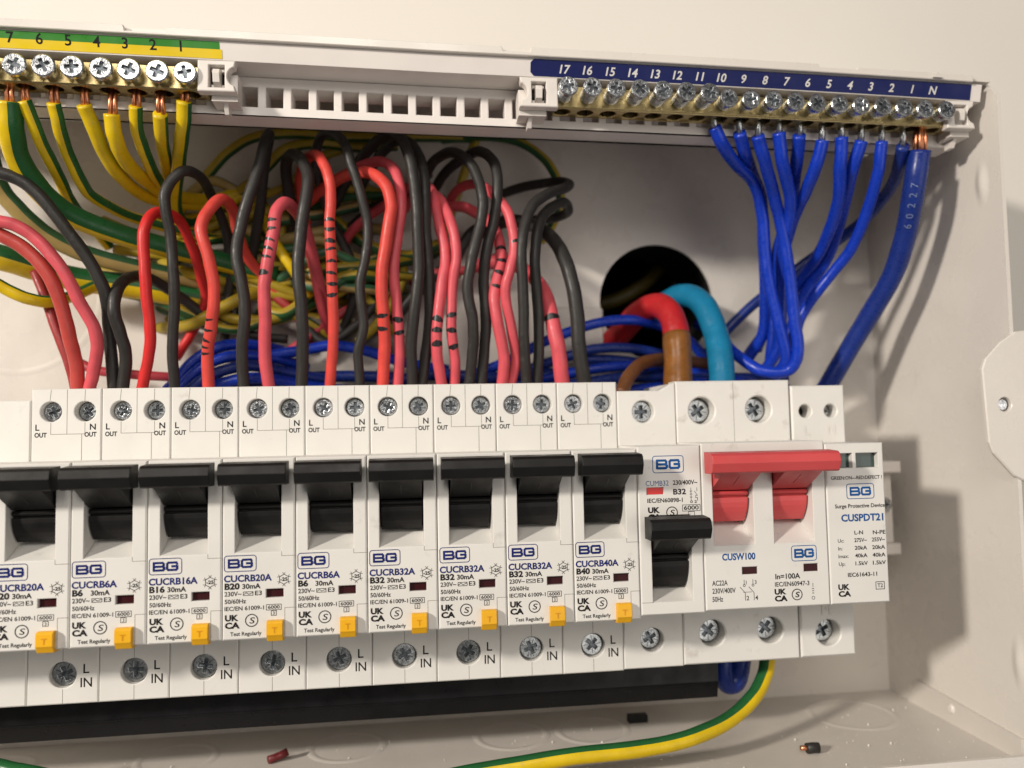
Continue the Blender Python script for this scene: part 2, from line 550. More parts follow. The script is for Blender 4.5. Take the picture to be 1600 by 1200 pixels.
# fixing tab for the cover, folded in from the front of the side wall
m = MB()
tab = [(284, 13), (280, 12.6), (275, 9.6), (269.8, 4.6), (268.6, 1.5), (269.5, -20), (270.8, -23.2), (277, -30), (284, -33.5)]
m.extr(tab, [circle(275.3, -9.0, 2.1, 20)], -15.2, -14.0, 'y', ch=0.35, hch=0.25)
ft = obj('fixing_tab', m, 'paint', box)
m = MB()
m.extr(circle(275.0, -9.0, 1.75, 16), [], -14.4, -11.0, 'y', ch=0.2)
obj('screw', m, 'steel', ft)
# knock-out rings pressed in the floor and the back
def knockout(cx, cy, r, plane, parent):
    mb = MB()
    n = 48
    prof = [(-1.4, 0.0), (-0.4, 0.22), (0.4, 0.22), (1.4, 0.0)] if plane == 'z' else [(-1.2, 0.0), (-0.3, 0.1), (0.3, 0.1), (1.2, 0.0)]
    vs = []
    for i in range(n):
        t = 2 * math.pi * i / n
        for d, h in prof:
            u = cx + (r + d) * math.cos(t)
            v = cy + (r + d) * math.sin(t)
            vs.append((u, v, ZF + h + 0.01) if plane == 'z' else (u, YB - h - 0.01, v))
    fs = [(i * 4 + k, i * 4 + k + 1, ((i + 1) % n) * 4 + k + 1, ((i + 1) % n) * 4 + k) for i in range(n) for k in range(3)]
    mb.add(vs, fs)
    obj('knockout_ring', mb, 'floorpaint' if plane == 'z' else 'paint', parent, smooth=True)
for cx in (-26, 28, 80, 107 + 26, 160):
    knockout(cx, 36, 11.5, 'z', floor)
knockout(251, 34, 14, 'z', floor)
knockout(-30, 36, 27, 'y', box)
m = MB()
m.extr(rrect(147, 172, 12, 31, 1.5), [], YB - 1.6, YB - 0.02, 'y', ch=0.6)
obj('pressed_boss', m, 'paint', box)
m = MB()
m.extr(rect(173.5, 180, 39, 42), [], ZF + 0.02, ZF + 2.4, 'z', ch=0)
obj('rubber_plug', m, 'black', floor)
# top wall and the notched front lip
m = MB()
bar_cut(m, XL, XR, [(YF, 92.9), (YB - 0.02, 95.9), (YB - 0.02, 97), (YF, 94.1)])
bent(m)
obj('top_wall', m, 'paint', box)
m = MB()
lipz = [(XL, 94.2), (27.5, 94.2), (27.9, 92.6), (38, 92.6), (38.4, 94.2), (128, 94.2), (128.4, 93.0), (136, 93.0), (136.3, 94.4), (222, 94.4), (222.4, 93.4), (234, 93.4), (234.4, 94.0), (271.5, 94.0)]
pl = []
for i in range(len(lipz) - 1):
    (xa, za), (xb, zb) = lipz[i], lipz[i + 1]
    n = max(1, int((xb - xa) / 15))
    pl += [(xa + (xb - xa) * k / n, za + (zb - za) * k / n) for k in range(n)]
pl.append(lipz[-1])
m.extr([(x, z + bow(x)) for x, z in pl] + [(x, 91.9 + bow(x)) for x, z in reversed(pl)], [], YF - 1.6, YF - 0.05, 'y', ch=0.2)
obj('front_lip', m, 'paint', box)
m = MB()
m.extr([(258, 92.2), (259.5, 94.0), (261, 92.2)], [], YF - 2.4, YF - 1.7, 'y')
bent(m)
obj('lid_hook', m, 'paint', box)

# ------------------------------------------------------------------ terminal carrier along the top
car = thing('terminal_carrier', 'long white plastic carrier with square wire slots under the top edge', 'carrier', (130, 5, 75.5))
m = MB()
bar_cut(m, XL, 275.5, [(-13.2, 91.85), (-11.9, 87.0), (4.9, 87.0), (4.9, 88.2), (-10, 90.5), (-10, 91.85)])
bent(m)
obj('label_ledge', m, 'carrier', car)
m = MB()
holes = []
hx = -69.0
k = 0
while hx < 266:
    holes.append(rect(hx - 2.35, hx + 2.35, 78.3, 84.0))
    hx += 7.02
out = [(XL + 15 * i, 75.6) for i in range(24)]
out = [p for p in out if p[0] < 272] + [(272, 75.6)]
m.extr(out + [(x, 86.95) for x, z in reversed(out)], holes, -3.0, 5.0, 'y', ch=0.25, hch=0.2)
bent(m)
obj('slotted_comb', m, 'carrier', car)
def onlabel(u, v):       # u along x, v up the slanted ledge from its lower edge
    s = v / 5.02
    return (u, -11.95 - 1.3 * s - 0.06, 87.0 + 4.85 * s + bow(u))
def strip(x0, x1, v0, v1, mi, mb, r=0.0, slope=0.0):
    n = max(2, int((x1 - x0) / 6))
    lo = [(x0 + (x1 - x0) * i / n, v0) for i in range(n + 1)]
    hi = [(x0 + slope + (x1 - x0 - 2 * slope * 0) * i / n - (slope if i == n else 0) * 0, v1) for i in range(n + 1)]
    if r:
        lo[0] = (x0 + r, v0)
        hi[0] = (x0 + r, v1)
        lo.insert(0, (x0, v0 + r))
        hi.insert(0, (x0, v1 - r))
    vs = [onlabel(*p) for p in lo] + [onlabel(*p) for p in hi]
    k = len(lo)
    mb.add(vs, [(i, i + 1, k + i + 1, k + i) for i in range(k - 1)], mi)
m = MB()
strip(XL, 52.2, 0.35, 2.75, 1, m)
strip(XL, 51.6, 2.76, 4.75, 0, m)
el = obj('earth_label', m, ['labelgreen', 'labelyellow'], car)
el['label'] = 'green and yellow numbered label strip above the earth screws'
m = MB()
for n in range(1, 10):
    write(m, str(n), 41.6 - 7.1 * (n - 1), 1.75, 2.7, None, 0.006, 'c', mp=lambda a, b: (a, onlabel(a, b)[1] - 0.03, onlabel(a, b)[2]))
obj('numbers', m, 'ink', el)
m = MB()
strip(136.3, 272.0, 0.25, 4.85, 0, m, r=1.0)
nl = obj('neutral_label', m, 'labelblue', car)
nl['label'] = 'navy label strip with white numbers 17 to 1 and N'
m = MB()
for n in range(1, 18):
    write(m, str(n), 252.6 - 6.66 * (n - 1), 1.3, 2.3, None, 0.012, 'c', slant=0.18, mp=lambda a, b: (a, onlabel(a, b)[1] - 0.03, onlabel(a, b)[2]))
write(m, 'N', 259.3, 1.3, 2.3, None, 0.012, 'c', slant=0.18, mp=lambda a, b: (a, onlabel(a, b)[1] - 0.03, onlabel(a, b)[2]))
obj('numbers', m, 'inkwhite', nl)

# ------------------------------------------------------------------ brass bars
def clip(x0, x1, parent, left):
    d = bow((x0 + x1) / 2)
    mb = MB()
    z0, z1 = 78.4 + d, 87.0 + d
    c = x1 if left else x0
    s = 1 if left else -1
    zc = (z0 + z1) / 2
    arc = [(c - s * 2.2 * math.cos(t), zc + 2.6 * math.sin(t)) for t in [math.radians(v) for v in range(-80, 81, 16)]]
    o = c - s * (x1 - x0)
    if left:
        pl = [(o, z0), (c, z0)] + arc + [(c, z1), (o, z1)]
    else:
        pl = [(o, z1), (c, z1)] + arc[::-1] + [(c, z0), (o, z0)]
    win = rect((x0 + x1) / 2 - 2.1, (x0 + x1) / 2 + 2.1, zc - 3.2, zc + 3.0)
    mb.extr(pl, [win], -12.0, -9.2, 'y', ch=0.25, hch=0.15)
    cl = obj('end_clip', mb, 'clipwhite', parent)
    mb = MB()
    mx = (x0 + x1) / 2
    mb.bar(mx - 0.9, mx + 0.9, [(-9.3, zc - 2.6), (-12.3, zc - 1.9), (-12.9, zc + 0.4), (-12.2, zc + 1.8), (-9.3, zc + 2.5)])
    mb.box(mx - 1.7, mx + 1.7, -10.3, -9.2, zc + 1.7, zc + 2.6)
    mb.box(mx - 1.7, mx + 1.7, -10.3, -9.2, zc - 2.7, zc - 1.8)
    obj('catch', mb, 'clipwhite', cl)
    mb = MB()
    mb.box(mx - 2.05, mx + 2.05, -9.1, -8.9, zc - 3.1, zc + 2.9)
    obj('catch_recess', mb, 'dark', cl)
    mb = MB()
    x = x1 - 3.5 if left else x0 + 3.5
    mb.bar(x - 0.6, x + 0.6, [(-9.1, z0 + 1), (-3.1, z0 + 1), (-3.1, z0 - 4), (-6, z0 - 4)])
    mb.box(x0 + (0 if not left else 3), x1 - (3 if not left else 0), -9.0, -3.1, z0 - 1.5, z0 + 6)
    obj('clip_foot', mb, 'clipwhite', cl)

def brass_bar(name, label, x0, x1, xs, heads, parent_loc, left, n0):
    t = thing(name, label, 'terminal bar', parent_loc)
    mb = MB()
    pts = [(x0 + (x1 - x0) * i / 12, -10) for i in range(13)]
    # the bar is a block of brass pierced from below, one hole for each screw
    mb.extr(pts + [(x, -3.3) for x, y in reversed(pts)], [circle(x, -6.4, 2.35, 20) for x in xs], 79.3, 85.6, 'z', ch=0.3, hch=0.25)
    bent(mb)
    obj('brass_body', mb, 'brass', t)
    mb = MB()
    for x in xs:
        mb.extr(circle(x, -6.4, 2.3, 16), [], 83.0, 83.2, 'z')
    bent(mb)
    obj('hole_ends', mb, 'dark', t)
    for i, x in enumerate(xs):
        hy = heads[i]
        z = 82.7 + bow(x)
        s = screw('bar' if left is False else 'earth', x, hy, z, t, tilt=random.uniform(-0.06, 0.06))
        mb = MB()
        mb.extr(circle(x, z, 2.15, 20), [], hy + 1.0, -9.9, 'y')
        for q in range(int((-10 - hy - 1.2) / 0.8)):
            mb.extr(circle(x, z, 2.32, 20), [], hy + 1.3 + q * 0.8, hy + 1.7 + q * 0.8, 'y')
        o = obj('shank', mb, 'steel', t)
    return t
ex = [42.8 - 7.1 * i for i in range(11)]
eb = brass_bar('earth_terminal_bar', 'brass earth bar with screws under green and yellow label', XL + 3, 47.5, ex, [-13.3 - 0.3 * random.random() for _ in ex], (20, -3, 79), True, 1)
clip(43.9 + 1.8, 55.6, eb, True)
nx = [146.3 + 6.83 * i for i in range(18)]
nb = brass_bar('neutral_terminal_bar', 'brass neutral bar with eighteen screws under navy label', 143.5, 267.5, nx,
               [-17.0 - 0.5 * random.random() if i < 7 else -14.2 - 0.5 * random.random() for i in range(18)], (205, -3, 78), False, 17)
clip(133.2, 144.2, nb, False)
clip(264.2, 273.4, nb, True)

# ------------------------------------------------------------------ breakers
H = 83.85
NT, NB, NY = -19.47, -64.86, -19.0
def lever(x0, x1, parent, dz=0.0, mat='black', wx=(3.5, 14.1), bot=-39.2):
    """hinged switch lever: a bevelled grip bar, its stem and the round rocker below"""
    mb = MB()
    mb.bar(x0, x1, [(-22.6, -20.2 + dz), (-27.4, -20.5 + dz), (-28.3, -21.2 + dz), (-28.9, -23.1 + dz), (-28.0, -25.6 + dz), (-27.3, -25.9 + dz), (-22.6, -25.9 + dz), (-22.0, -23)] if False else
           [(-22.6, -20.2 + dz), (-27.4, -20.5 + dz), (-28.3, -21.1 + dz), (-28.9, -23.1 + dz), (-27.9, -25.5 + dz), (-27.2, -25.9 + dz), (-22.6, -25.9 + dz)])
    lv = obj('lever_grip', mb, mat, parent)
    stems = [wx] if isinstance(wx[0], (int, float)) else wx
    for a, b in stems:
        mb = MB()
        mb.bar(a, b, [(-26.6, -25.6 + dz), (-17.2, -30.9 + dz), (-16.0, -31.1 + dz), (-10, -31.1 + dz), (-10, -25.0 + dz), (-22.7, -25.0 + dz)])
        obj('lever_stem', mb, mat, parent)
        mb = MB()
        mb.bar((a + b) / 2 - 0.12, (a + b) / 2 + 0.12, [(-24.4, -26.95 + dz), (-19.9, -29.5 + dz), (-19.6, -29.2 + dz), (-24.1, -26.6 + dz)])
        obj('lever_mark', mb, 'bk' if mat == 'black' else 'switchred', parent)
        mb = MB()
        prof = [(-8, -31.2 + dz), (-16.6, -31.3 + dz), (-17.2, -31.9 + dz), (-16.7, -32.5 + dz), (-15.9, -32.7 + dz), (-15.9, -33.0 + dz), (-16.9, -33.1 + dz)]
        for q in range(6):
            f = q / 5
            prof.append((-16.9 + 3.0 * f * f, -33.1 + dz + (bot + 33.1 - dz) * f))
        prof.append((-8, bot))
        mb.bar(a, b, prof)
        obj('rocker', mb, mat, parent)
    return lv

def seams(lines, y, parent, wd=0.16):
    mb = MB()
    for a in lines:
        stroke(mb, a, wd, y)
    return obj('seam_line', mb, 'seam', parent)

def cover(x0, x1, recess, parent, zt=NT, zb=NB, ramps=(), mat='device', extra=()):
    mb = MB()
    mb.extr(rect(x0, x1, zb, zt), list(recess) + list(extra), NY, 0.02, 'y', ch=0.35, hch=0.12)
    for r, zr in zip(recess, ramps):
        a, b = r[0][0], r[1][0]
        z0 = r[0][1]
        mb.bar(a + 0.01, b - 0.01, [(NY + 0.1, z0 + 0.02), (-9.5, zr), (-9.5, z0 + 0.02)])
    return obj('front_cover', mb, mat, parent)

GAP = 0.07
SERIES = {}
def make_rcbo():
    t = thing('circuit_breaker', 'x', 'circuit breaker', (9, 40, -H), 'breakers with yellow test buttons')
    mb = MB()
    mb.extr(rect(GAP, 18 - GAP, -H, 0), [circle(5, -6.2, 2.75), circle(13.7, -6.2, 2.75), circle(8.9, -76.2, 3.45)], 0, 5.5, 'y', ch=0.3, hch=0.2)
    mb.box(GAP, 18 - GAP, 5.52, 42, -H, -0.3)
    obj('body', mb, 'device', t)
    screw('small', 5, 2.0, -6.2, t)
    screw('smalldark', 13.7, 2.4, -6.2, t)
    screw('big', 8.9, 1.6, -76.2, t)
    seams([[(9.1, -0.3), (9.1, -12.2)], [(5, -0.3), (4.7, -3.2)], [(5, -9.2), (5, -12.3)], [(13.7, -0.3), (13.6, -3.2)], [(13.7, -9.2), (13.7, -12.3), (12.9, -12.3)], [(5, -12.3), (12.9, -12.3), (12.9, -19.4)],
           [(8.95, -65), (8.95, -72.5)], [(8.95, -79.9), (8.95, -H + 0.3)]], -0.02, t, 0.13)
    cv = cover(0.1, 17.9, [rect(3.1, 14.5, -43.2, -20.6)], t, ramps=(-39.0,), extra=[rect(10.7, 15.0, -54.7, -52.5)])
    mb = MB()
    mb.box(10.8, 14.9, -18.0, -17.6, -54.65, -52.55)
    obj('flag_window', mb, 'window', cv)
    mb = MB()
    mb.box(3.15, 14.45, -7.9, -7.6, -43, -20.7)
    obj('lever_well', mb, 'dark', cv)
    seams([[(14.6, -44.3), (17.8, -44.3)], [(14.55, -43.2), (14.55, -44.3)], [(15.3, -64.6), (15.3, -57.3), (17.8, -57.3)]], NY - 0.02, cv, 0.12)
    lever(0.95, 17.0, t)
    mb = MB()
    mb.bar(11.1, 15.0, [(-15, -60.1), (-20.3, -60.2), (-20.8, -60.6), (-20.9, -63.6), (-20.6, -64.0), (-19.8, -65.3), (-15, -65.6)])
    bt = obj('test_button', mb, 'button', t)
    mb = MB()
    write(mb, 'T', 13.05, -63.1, 1.5, None, 0.0, 'c', -20.95)
    obj('letter_t', mb, 'buttonmark', bt)
    mb = MB()
    write(mb, 'L', 1.1, -11.2, 1.6, None, 0.01, 'l', -0.03)
    write(mb, 'OUT', 0.9, -13.05, 1.2, 3.1, 0.01, 'l', -0.03)
    obj('terminal_lettering', mb, 'ink', t)
    mb = MB()
    write(mb, 'N', 16.5, -11.2, 1.6, None, 0.01, 'r', -0.03)
    write(mb, 'OUT', 16.7, -13.05, 1.2, 3.1, 0.01, 'r', -0.03)
    obj('terminal_lettering', mb, 'ink', t)
    mb = MB()
    write(mb, 'L', 14.1, -76.0, 2.45, 1.5, 0.0, 'l', -0.03)
    write(mb, 'IN', 13.4, -79.6, 2.45, 2.9, 0.0, 'l', -0.03)
    obj('terminal_lettering', mb, 'ink', t)
    obj('brand_logo', brand(0.45, 8.4, -47.9, -43.8), 'inkblue', cv)
    mb = MB()
    write(mb, '230V~', 0.6, -53.9, 1.1, 4.1)
    frame(mb, 5.1, 7.6, -53.95, -52.9, 0.1, 0.16)
    stroke(mb, [(5.3, -53.6), (5.9, -53.2), (6.5, -53.6), (7.4, -53.2)], 0.16)
    write(mb, 'E3', 8.0, -53.9, 1.1, 1.7)
    write(mb, '50/60Hz', 0.65, -55.75, 1.05, 5.2)
    write(mb, 'IEC/EN 61009-1', 0.6, -57.5, 1.0, 9.6)
    frame(mb, 10.7, 14.5, -57.8, -56.3, 0.12, 0.15)
    write(mb, '6000', 12.6, -57.45, 0.85, 2.9, 0, 'c')
    frame(mb, 11.9, 13.3, -59.2, -57.85, 0.1, 0.15)
    write(mb, '3', 12.6, -58.95, 0.8, None, 0, 'c')
    ukca(mb, 0.7, -60.0, 3.5)
    kite(mb, 7.2, -60.1, 1.5)
    write(mb, 'Test Regularly', 2.0, -63.75, 0.95, 7.6)
    cx, cz = 15.1, -50.2
    hexa = [(cx + 1.25 * math.sin(math.radians(60 * k)), cz + 1.25 * math.cos(math.radians(60 * k))) for k in range(6)]
    stroke(mb, hexa, 0.15, closed=True)
    for k in range(6):
        px, pz = hexa[k]
        ox, oz = (px - cx) * 0.28, (pz - cz) * 0.28
        stroke(mb, [(px + ox * 1.3 + oz * 0.9, pz + oz * 1.3 - ox * 0.9), (px, pz), (px + ox * 1.3 - oz * 0.9, pz + oz * 1.3 + ox * 0.9)], 0.13)
    write(mb, '-25', cx, cz - 0.42, 0.85, 1.8, 0.02, 'c')
    obj('approval_print', mb, 'ink', cv)
    return t, cv

def rating_print(amps):
    if amps not in SERIES:
        a = MB()
        write(a, 'CUCRB%sA' % amps, 0.45, -50.35, 1.6, 10.6 if len(amps) == 1 else 11.7, 0.026)
        b = MB()
        write(b, 'B' + amps, 0.6, -52.2, 1.45, 2.5 if len(amps) == 1 else 3.7, 0.024)
        write(b, '30mA', 4.9, -52.2, 1.2, 4.5, 0.010)
        SERIES[amps] = (mesh('model_lettering', a, 'inkblue', (9, 40, -H)), mesh('rating_lettering', b, 'ink', (9, 40, -H)))
    return SERIES[amps]

RATINGS = ['20', '6', '16', '20', '6', '32', '32', '32', '40']
DLAB = ['leftmost B20 circuit breaker, cut off by left edge of photo', 'B6 circuit breaker between the leftmost B20 and the B16',
        'B16 circuit breaker, the only one of its rating', 'B20 circuit breaker just right of the B16',
        'B6 circuit breaker just left of the B32 breakers', 'leftmost of the three B32 circuit breakers',
        'middle of the three B32 circuit breakers', 'rightmost B32 circuit breaker, next to the B40',
        'B40 circuit breaker beside the one with its lever down']
proto, pcover = make_rcbo()
units = [proto]
for i in range(1, 9):
    units.append(copy_tree(proto))
for i, u in enumerate(units):
    u.location = Vector((9 + 18 * i, 40, -H)) * MM
    u['label'] = DLAB[i]
    cv = [c for c in u.children if c.name.startswith('front_cover')][0]
    for me in rating_print(RATINGS[i]):
        o = bpy.data.objects.new(me.name, me)
        col.objects.link(o)
        o.parent = cv
    for c in u.children:
        if c.name.startswith('screw'):
            c.rotation_euler = (random.uniform(-0.05, 0.05), random.uniform(0, math.pi), random.uniform(-0.05, 0.05))

# ---- plain blank module at the left end
t = thing('blank_module', 'plain white blank module at left edge beside the leftmost breaker', 'blank module', (-18, 40, -H))
mb = MB()
mb.extr(rect(-36, -GAP, -H, -3.0), [], 0, 40, 'y', ch=0.35)
obj('body', mb, 'device', t)
mb = MB()
mb.extr(rect(-35.9, -0.1, NB, NT), [], NY, -0.02, 'y', ch=0.35)
obj('front_cover', mb, 'device', t)

# ---- small breaker with its lever down
X = 162.0
t = thing('circuit_breaker', 'narrow breaker with black lever down and logo at the top', 'circuit breaker', (X + 9, 40, -H))
mb = MB()
mb.extr([(X + GAP, -H + 0.3), (X + 18 - GAP, -H + 0.3), (X + 18 - GAP, -0.5), (X + 16.6, -0.7), (X + 13.0, -2.7), (X + GAP, -2.7)],
        [circle(X + 8.0, -8.9, 3.3), circle(X + 8.6, -75.6, 3.45)], 0, 5.5, 'y', ch=0.3, hch=0.3)
mb.box(X + GAP, X + 18 - GAP, 5.52, 42, -H + 0.3, -2.9)
obj('body', mb, 'device', t)
screw('big', X + 8.0, 2.6, -8.9, t)
screw('big', X + 8.6, 2.8, -75.6, t)
cv = cover(X + 0.1, X + 17.9, [rect(X + 3.4, X + 14.6, -60.6, -37.5)], t, NT + 0.7, -64.0, ramps=(-57.2,), extra=[rect(X + 2.5, X + 7.2, -31.85, -29.95)])
mb = MB()
mb.box(X + 2.6, X + 7.1, -18.7, -18.4, -31.8, -30.0)
obj('flag_window', mb, 'redflag', cv)
mb = MB()
mb.box(X + 3.45, X + 14.55, -7.9, -7.6, -60, -37.6)
obj('lever_well', mb, 'dark', cv)
lever(X + 0.6, X + 16.8, t, -17.1, wx=(X + 3.8, X + 14.2), bot=-57.4)
seams([[(X + 3.4, -60.6), (X + 0.3, -60.6)]], NY - 0.02, cv, 0.12)
obj('brand_logo', brand(X + 4.3, X + 13.1, -26.1, -21.4), 'inkcyan', cv)
mb = MB()
write(mb, 'CUMB32', X + 2.3, -29.5, 1.4, 6.4, -0.024)
obj('model_lettering', mb, 'inkcyan', cv)
mb = MB()
write(mb, '230/400V~', X + 9.9, -29.35, 1.2, 6.9)
write(mb, 'B32', X + 9.9, -31.95, 1.45, 3.6, 0.01)
write(mb, 'IEC/EN60898-1', X + 2.6, -34.0, 1.1, 9.9)
ukca(mb, X + 2.7, -36.7, 3.5)
kite(mb, X + 9.4, -36.8, 1.5)
frame(mb, X + 12.3, X + 17.4, -36.6, -34.8, 0.12, 0.15)
write(mb, '6000', X + 14.85, -36.2, 1.1, 4.2, 0, 'c')
frame(mb, X + 13.9, X + 15.8, -37.9, -36.65, 0.12, 0.13)
stroke(mb, [(X + 14.9, -30.3), (X + 14.9, -33.6)], 0.13)
stroke(mb, [(X + 16.6, -30.3), (X + 16.6, -31.2)], 0.13)
stroke(mb, [(X + 15.9, -31.2), (X + 16.7, -32.4), (X + 16.2, -32.4), (X + 16.2, -33.0), (X + 16.7, -33.0), (X + 16.7, -33.8)], 0.13)
for q in range(3):
    stroke(mb, [(X + 14.6, -31.2 - q * 0.8), (X + 15.2, -31.2 - q * 0.8)], 0.16)
write(mb, '0 2', X + 14.6, -34.4, 0.7, 1.9)
obj('approval_print', mb, 'ink', cv)

# ---- red main switch, two modules wide
X = 180.0
t = thing('main_switch', 'double width white main switch with long red lever', 'main switch', (X + 18, 40, -H))
mb = MB()
mb.extr(rect(X + GAP, X + 36 - GAP, -H + 0.5, 0.0), [circle(X + 8.1, -8.9, 4.05, 28), circle(X + 26.0, -8.8, 4.05, 28), circle(X + 9.0, -74.6, 3.9, 28), circle(X + 27.0, -74.6, 3.9, 28)], 0, 6.5, 'y', ch=0.4, hch=0.4)
mb.box(X + GAP, X + 36 - GAP, 6.52, 42, -H + 0.5, -0.4)
obj('body', mb, 'smudged', t)
for x, z in ((8.1, -8.9), (26.0, -8.8), (9.0, -74.6), (27.0, -74.6)):
    screw('main', X + x, 4.0, z, t)
seams([[(X + 18, -0.4), (X + 18, -19)]], -0.02, t, 0.12)
cv = cover(X + 0.1, X + 35.9, [rect(X + 3.0, X + 14.6, -46.2, -22.4), rect(X + 20.3, X + 31.9, -46.2, -22.4)], t, -18.3, -63.6, ramps=(-40.2, -40.2),
           extra=[rect(X + 10.7, X + 15.1, -54.25, -52.25), rect(X + 28.5, X + 32.7, -54.2, -52.1)])
for a, b in ((10.8, 15.0), (28.6, 32.6)):
    mb = MB()
    mb.box(X + a, X + b, -18.6, -18.3, -54.2, -52.2)
    obj('flag_window', mb, 'window', cv)
for a, b in ((3.05, 14.55), (20.35, 31.85)):
    mb = MB()
    mb.box(X + a, X + b, -7.9, -7.6, -46, -22.5)
    obj('lever_well', mb, 'dark', cv)
lever(X - 0.4, X + 35.3, t, -0.4, 'switchred', ((X + 3.3, X + 14.0), (X + 20.6, X + 31.4)), -40.3)
obj('brand_logo', brand(X + 25.0, X + 32.4, -51.3, -47.0), 'inkcyan', cv)
mb = MB()
write(mb, 'CUSW100', X + 5.1, -50.2, 1.75, 9.5, 0.024)
obj('model_lettering', mb, 'inkcyan', cv)
mb = MB()
write(mb, 'AC22A', X + 2.0, -56.9, 1.35, 4.4, -0.006)
write(mb, '230V/400V', X + 2.0, -59.0, 1.35, 6.6, -0.006)
write(mb, '50Hz', X + 1.95, -61.2, 1.35, 3.0, -0.006)
for k, (a, b) in enumerate(((10.4, '1'), (12.9, '3'))):
    x = X + a + 0.7
    stroke(mb, [(x, -55.7), (x, -57.0)], 0.15)
    ring(mb, x, -57.2, 0.3, 0.14)
    stroke(mb, [(x - 1.2, -57.6), (x + 0.2, -59.2), (x + 0.2, -61.2)], 0.15)
    write(mb, b, x + 0.5, -56.9, 1.0)
    write(mb, '24'[k], x + 0.5, -61.2, 1.2)
stroke(mb, [(X + 10.8, -59.0), (X + 13.2, -59.0)], 0.12)
write(mb, 'In=100A', X + 20.1, -55.9, 1.4, 7.2, 0.004)
write(mb, 'IEC/EN60947-3', X + 19.9, -57.9, 1.2, 10.0, -0.004)
ukca(mb, X + 19.7, -60.0, 3.6)
kite(mb, X + 26.2, -60.3, 1.45)
stroke(mb, [(X + 30.9, -57.4), (X + 30.9, -58.4)], 0.14)
for q in range(3):
    stroke(mb, [(X + 30.7, -58.9 - q * 0.6), (X + 31.1, -58.9 - q * 0.6)], 0.2)
ring(mb, X + 30.9, -61.4, 0.42, 0.14)
obj('approval_print', mb, 'ink', cv)

# ---- surge protective device
X = 216.0
t = thing('surge_protector', 'surge protective device at right end of the row with small windows', 'surge protector', (X + 9, 40, -H))
mb = MB()
mb.extr(rect(X + 0.4, X + 17.8, -H + 0.6, -1.8), [circle(X + 4.9, -9.6, 2.0, 20), circle(X + 13.1, -9.6, 2.0, 20), circle(X + 9.3, -76.3, 3.9, 28)], 0, 6.0, 'y', ch=0.5, hch=0.35)
mb.box(X + 0.4, X + 17.8, 6.02, 42, -H + 0.6, -2.2)
obj('body', mb, 'device', t)
mb = MB()
mb.extr(circle(X + 4.9, -9.6, 1.95, 16), [], 5.6, 5.9, 'y')
obj('empty_hole', mb, 'dark', t)
screw('tiny', X + 13.1, 4.0, -9.6, t)
screw('main', X + 9.3, 4.2, -76.3, t)
mb = MB()
write(mb, 'L', X + 4.3, -16.8, 3.0, 1.7, -0.02, 'l', -0.2)
write(mb, 'N', X + 11.9, -16.8, 3.0, 2.3, -0.02, 'l', -0.2)
write(mb, 'PE', X + 7.3, -71.0, 3.0, 4.0, -0.02, 'l', -0.2)
obj('moulded_letters', mb, 'crumb', t)  # paler colour stands in for light catching the raised letters
cv = cover(X + 0.1, X + 17.6, [], t, -19.2, -63.6, extra=[rect(X + 2.2, X + 8.2, -26.1, -22.0), rect(X + 9.3, X + 15.9, -26.1, -22.0)])
for a, b in ((2.25, 8.15), (9.35, 15.85)):
    mb = MB()
    mb.box(X + a, X + b, -17.2, -16.9, -26.05, -22.05)
    obj('status_window', mb, 'greenwin', cv)
obj('brand_logo', brand(X + 6.0, X + 14.3, -34.8, -30.5), 'inkcyan', cv)
mb = MB()
write(mb, 'CUSPDT21', X + 4.1, -40.9, 1.9, 12.6, 0.024)
obj('model_lettering', mb, 'inkcyan', cv)
mb = MB()
write(mb, 'GREEN:ON---RED:DEFECT !', X + 1.6, -29.3, 0.95, 15.2)
write(mb, 'Surge Protective Device', X + 2.4, -37.2, 1.05, 14.9)
write(mb, 'L-N', X + 7.8, -44.6, 1.05, 2.6)
write(mb, 'N-PE', X + 13.3, -44.7, 1.05, 3.8)
for k, (a, b, c_) in enumerate((('Uc:', '275V~', '255V~'), ('In:', '20kA', '20kA'), ('Imax:', '40kA', '40kA'), ('Up:', '1.5kV', '1.5kV'))):
    z = -46.7 - 2.13 * k
    write(mb, a, X + 2.8, z, 1.0, None, -0.002)
    write(mb, b, X + 7.7, z, 1.05, 3.7)
    write(mb, c_, X + 12.9, z, 1.05, 3.9)
write(mb, 'IEC61643-11', X + 5.3, -56.2, 1.1, 8.7)
ukca(mb, X + 2.3, -59.6, 3.6)
frame(mb, X + 13.4, X + 16.1, -60.0, -57.8, 0.12, 0.18)
write(mb, 'T2', X + 14.75, -59.4, 1.05, None, 0.004, 'c')
obj('approval_print', mb, 'ink', cv)

# ------------------------------------------------------------------ rail end and busbar cover
t = thing('mounting_rail', 'end of zinc mounting rail sticking out beside surge device', 'rail', (120, YB, -60))
mb = MB()
mb.extr([(43.5, -28), (44.5, -28), (44.5, -33), (50, -33), (50, -54), (44.5, -54), (44.5, -59), (43.5, -59), (43.5, -53), (49, -53), (49, -34), (43.5, -34)], [], XL + 10, 271, 'x')
obj('rail', mb, 'clipwhite', t)
mb = MB()
mb.box(262, 270, 50, YB - 0.05, -50, -38)
obj('rail_foot', mb, 'clipwhite', t)
mb = MB()
mb.extr(rect(236, 272.5, -31.2, -27.2), [], 32, 42, 'y', ch=0.4)
mb.extr(rect(236, 272.5, -60, -56.2), [], 34, 42, 'y', ch=0.4)
mb.extr(rect(236, 271.5, -56.2, -31.2), [], 36.5, 42, 'y', ch=0.4)
es = obj('end_stop', mb, 'clipwhite', t)
ORIGIN[es.name] = ORIGIN[t.name]
screw('small', 267.5, 34.6, -42.5, t)

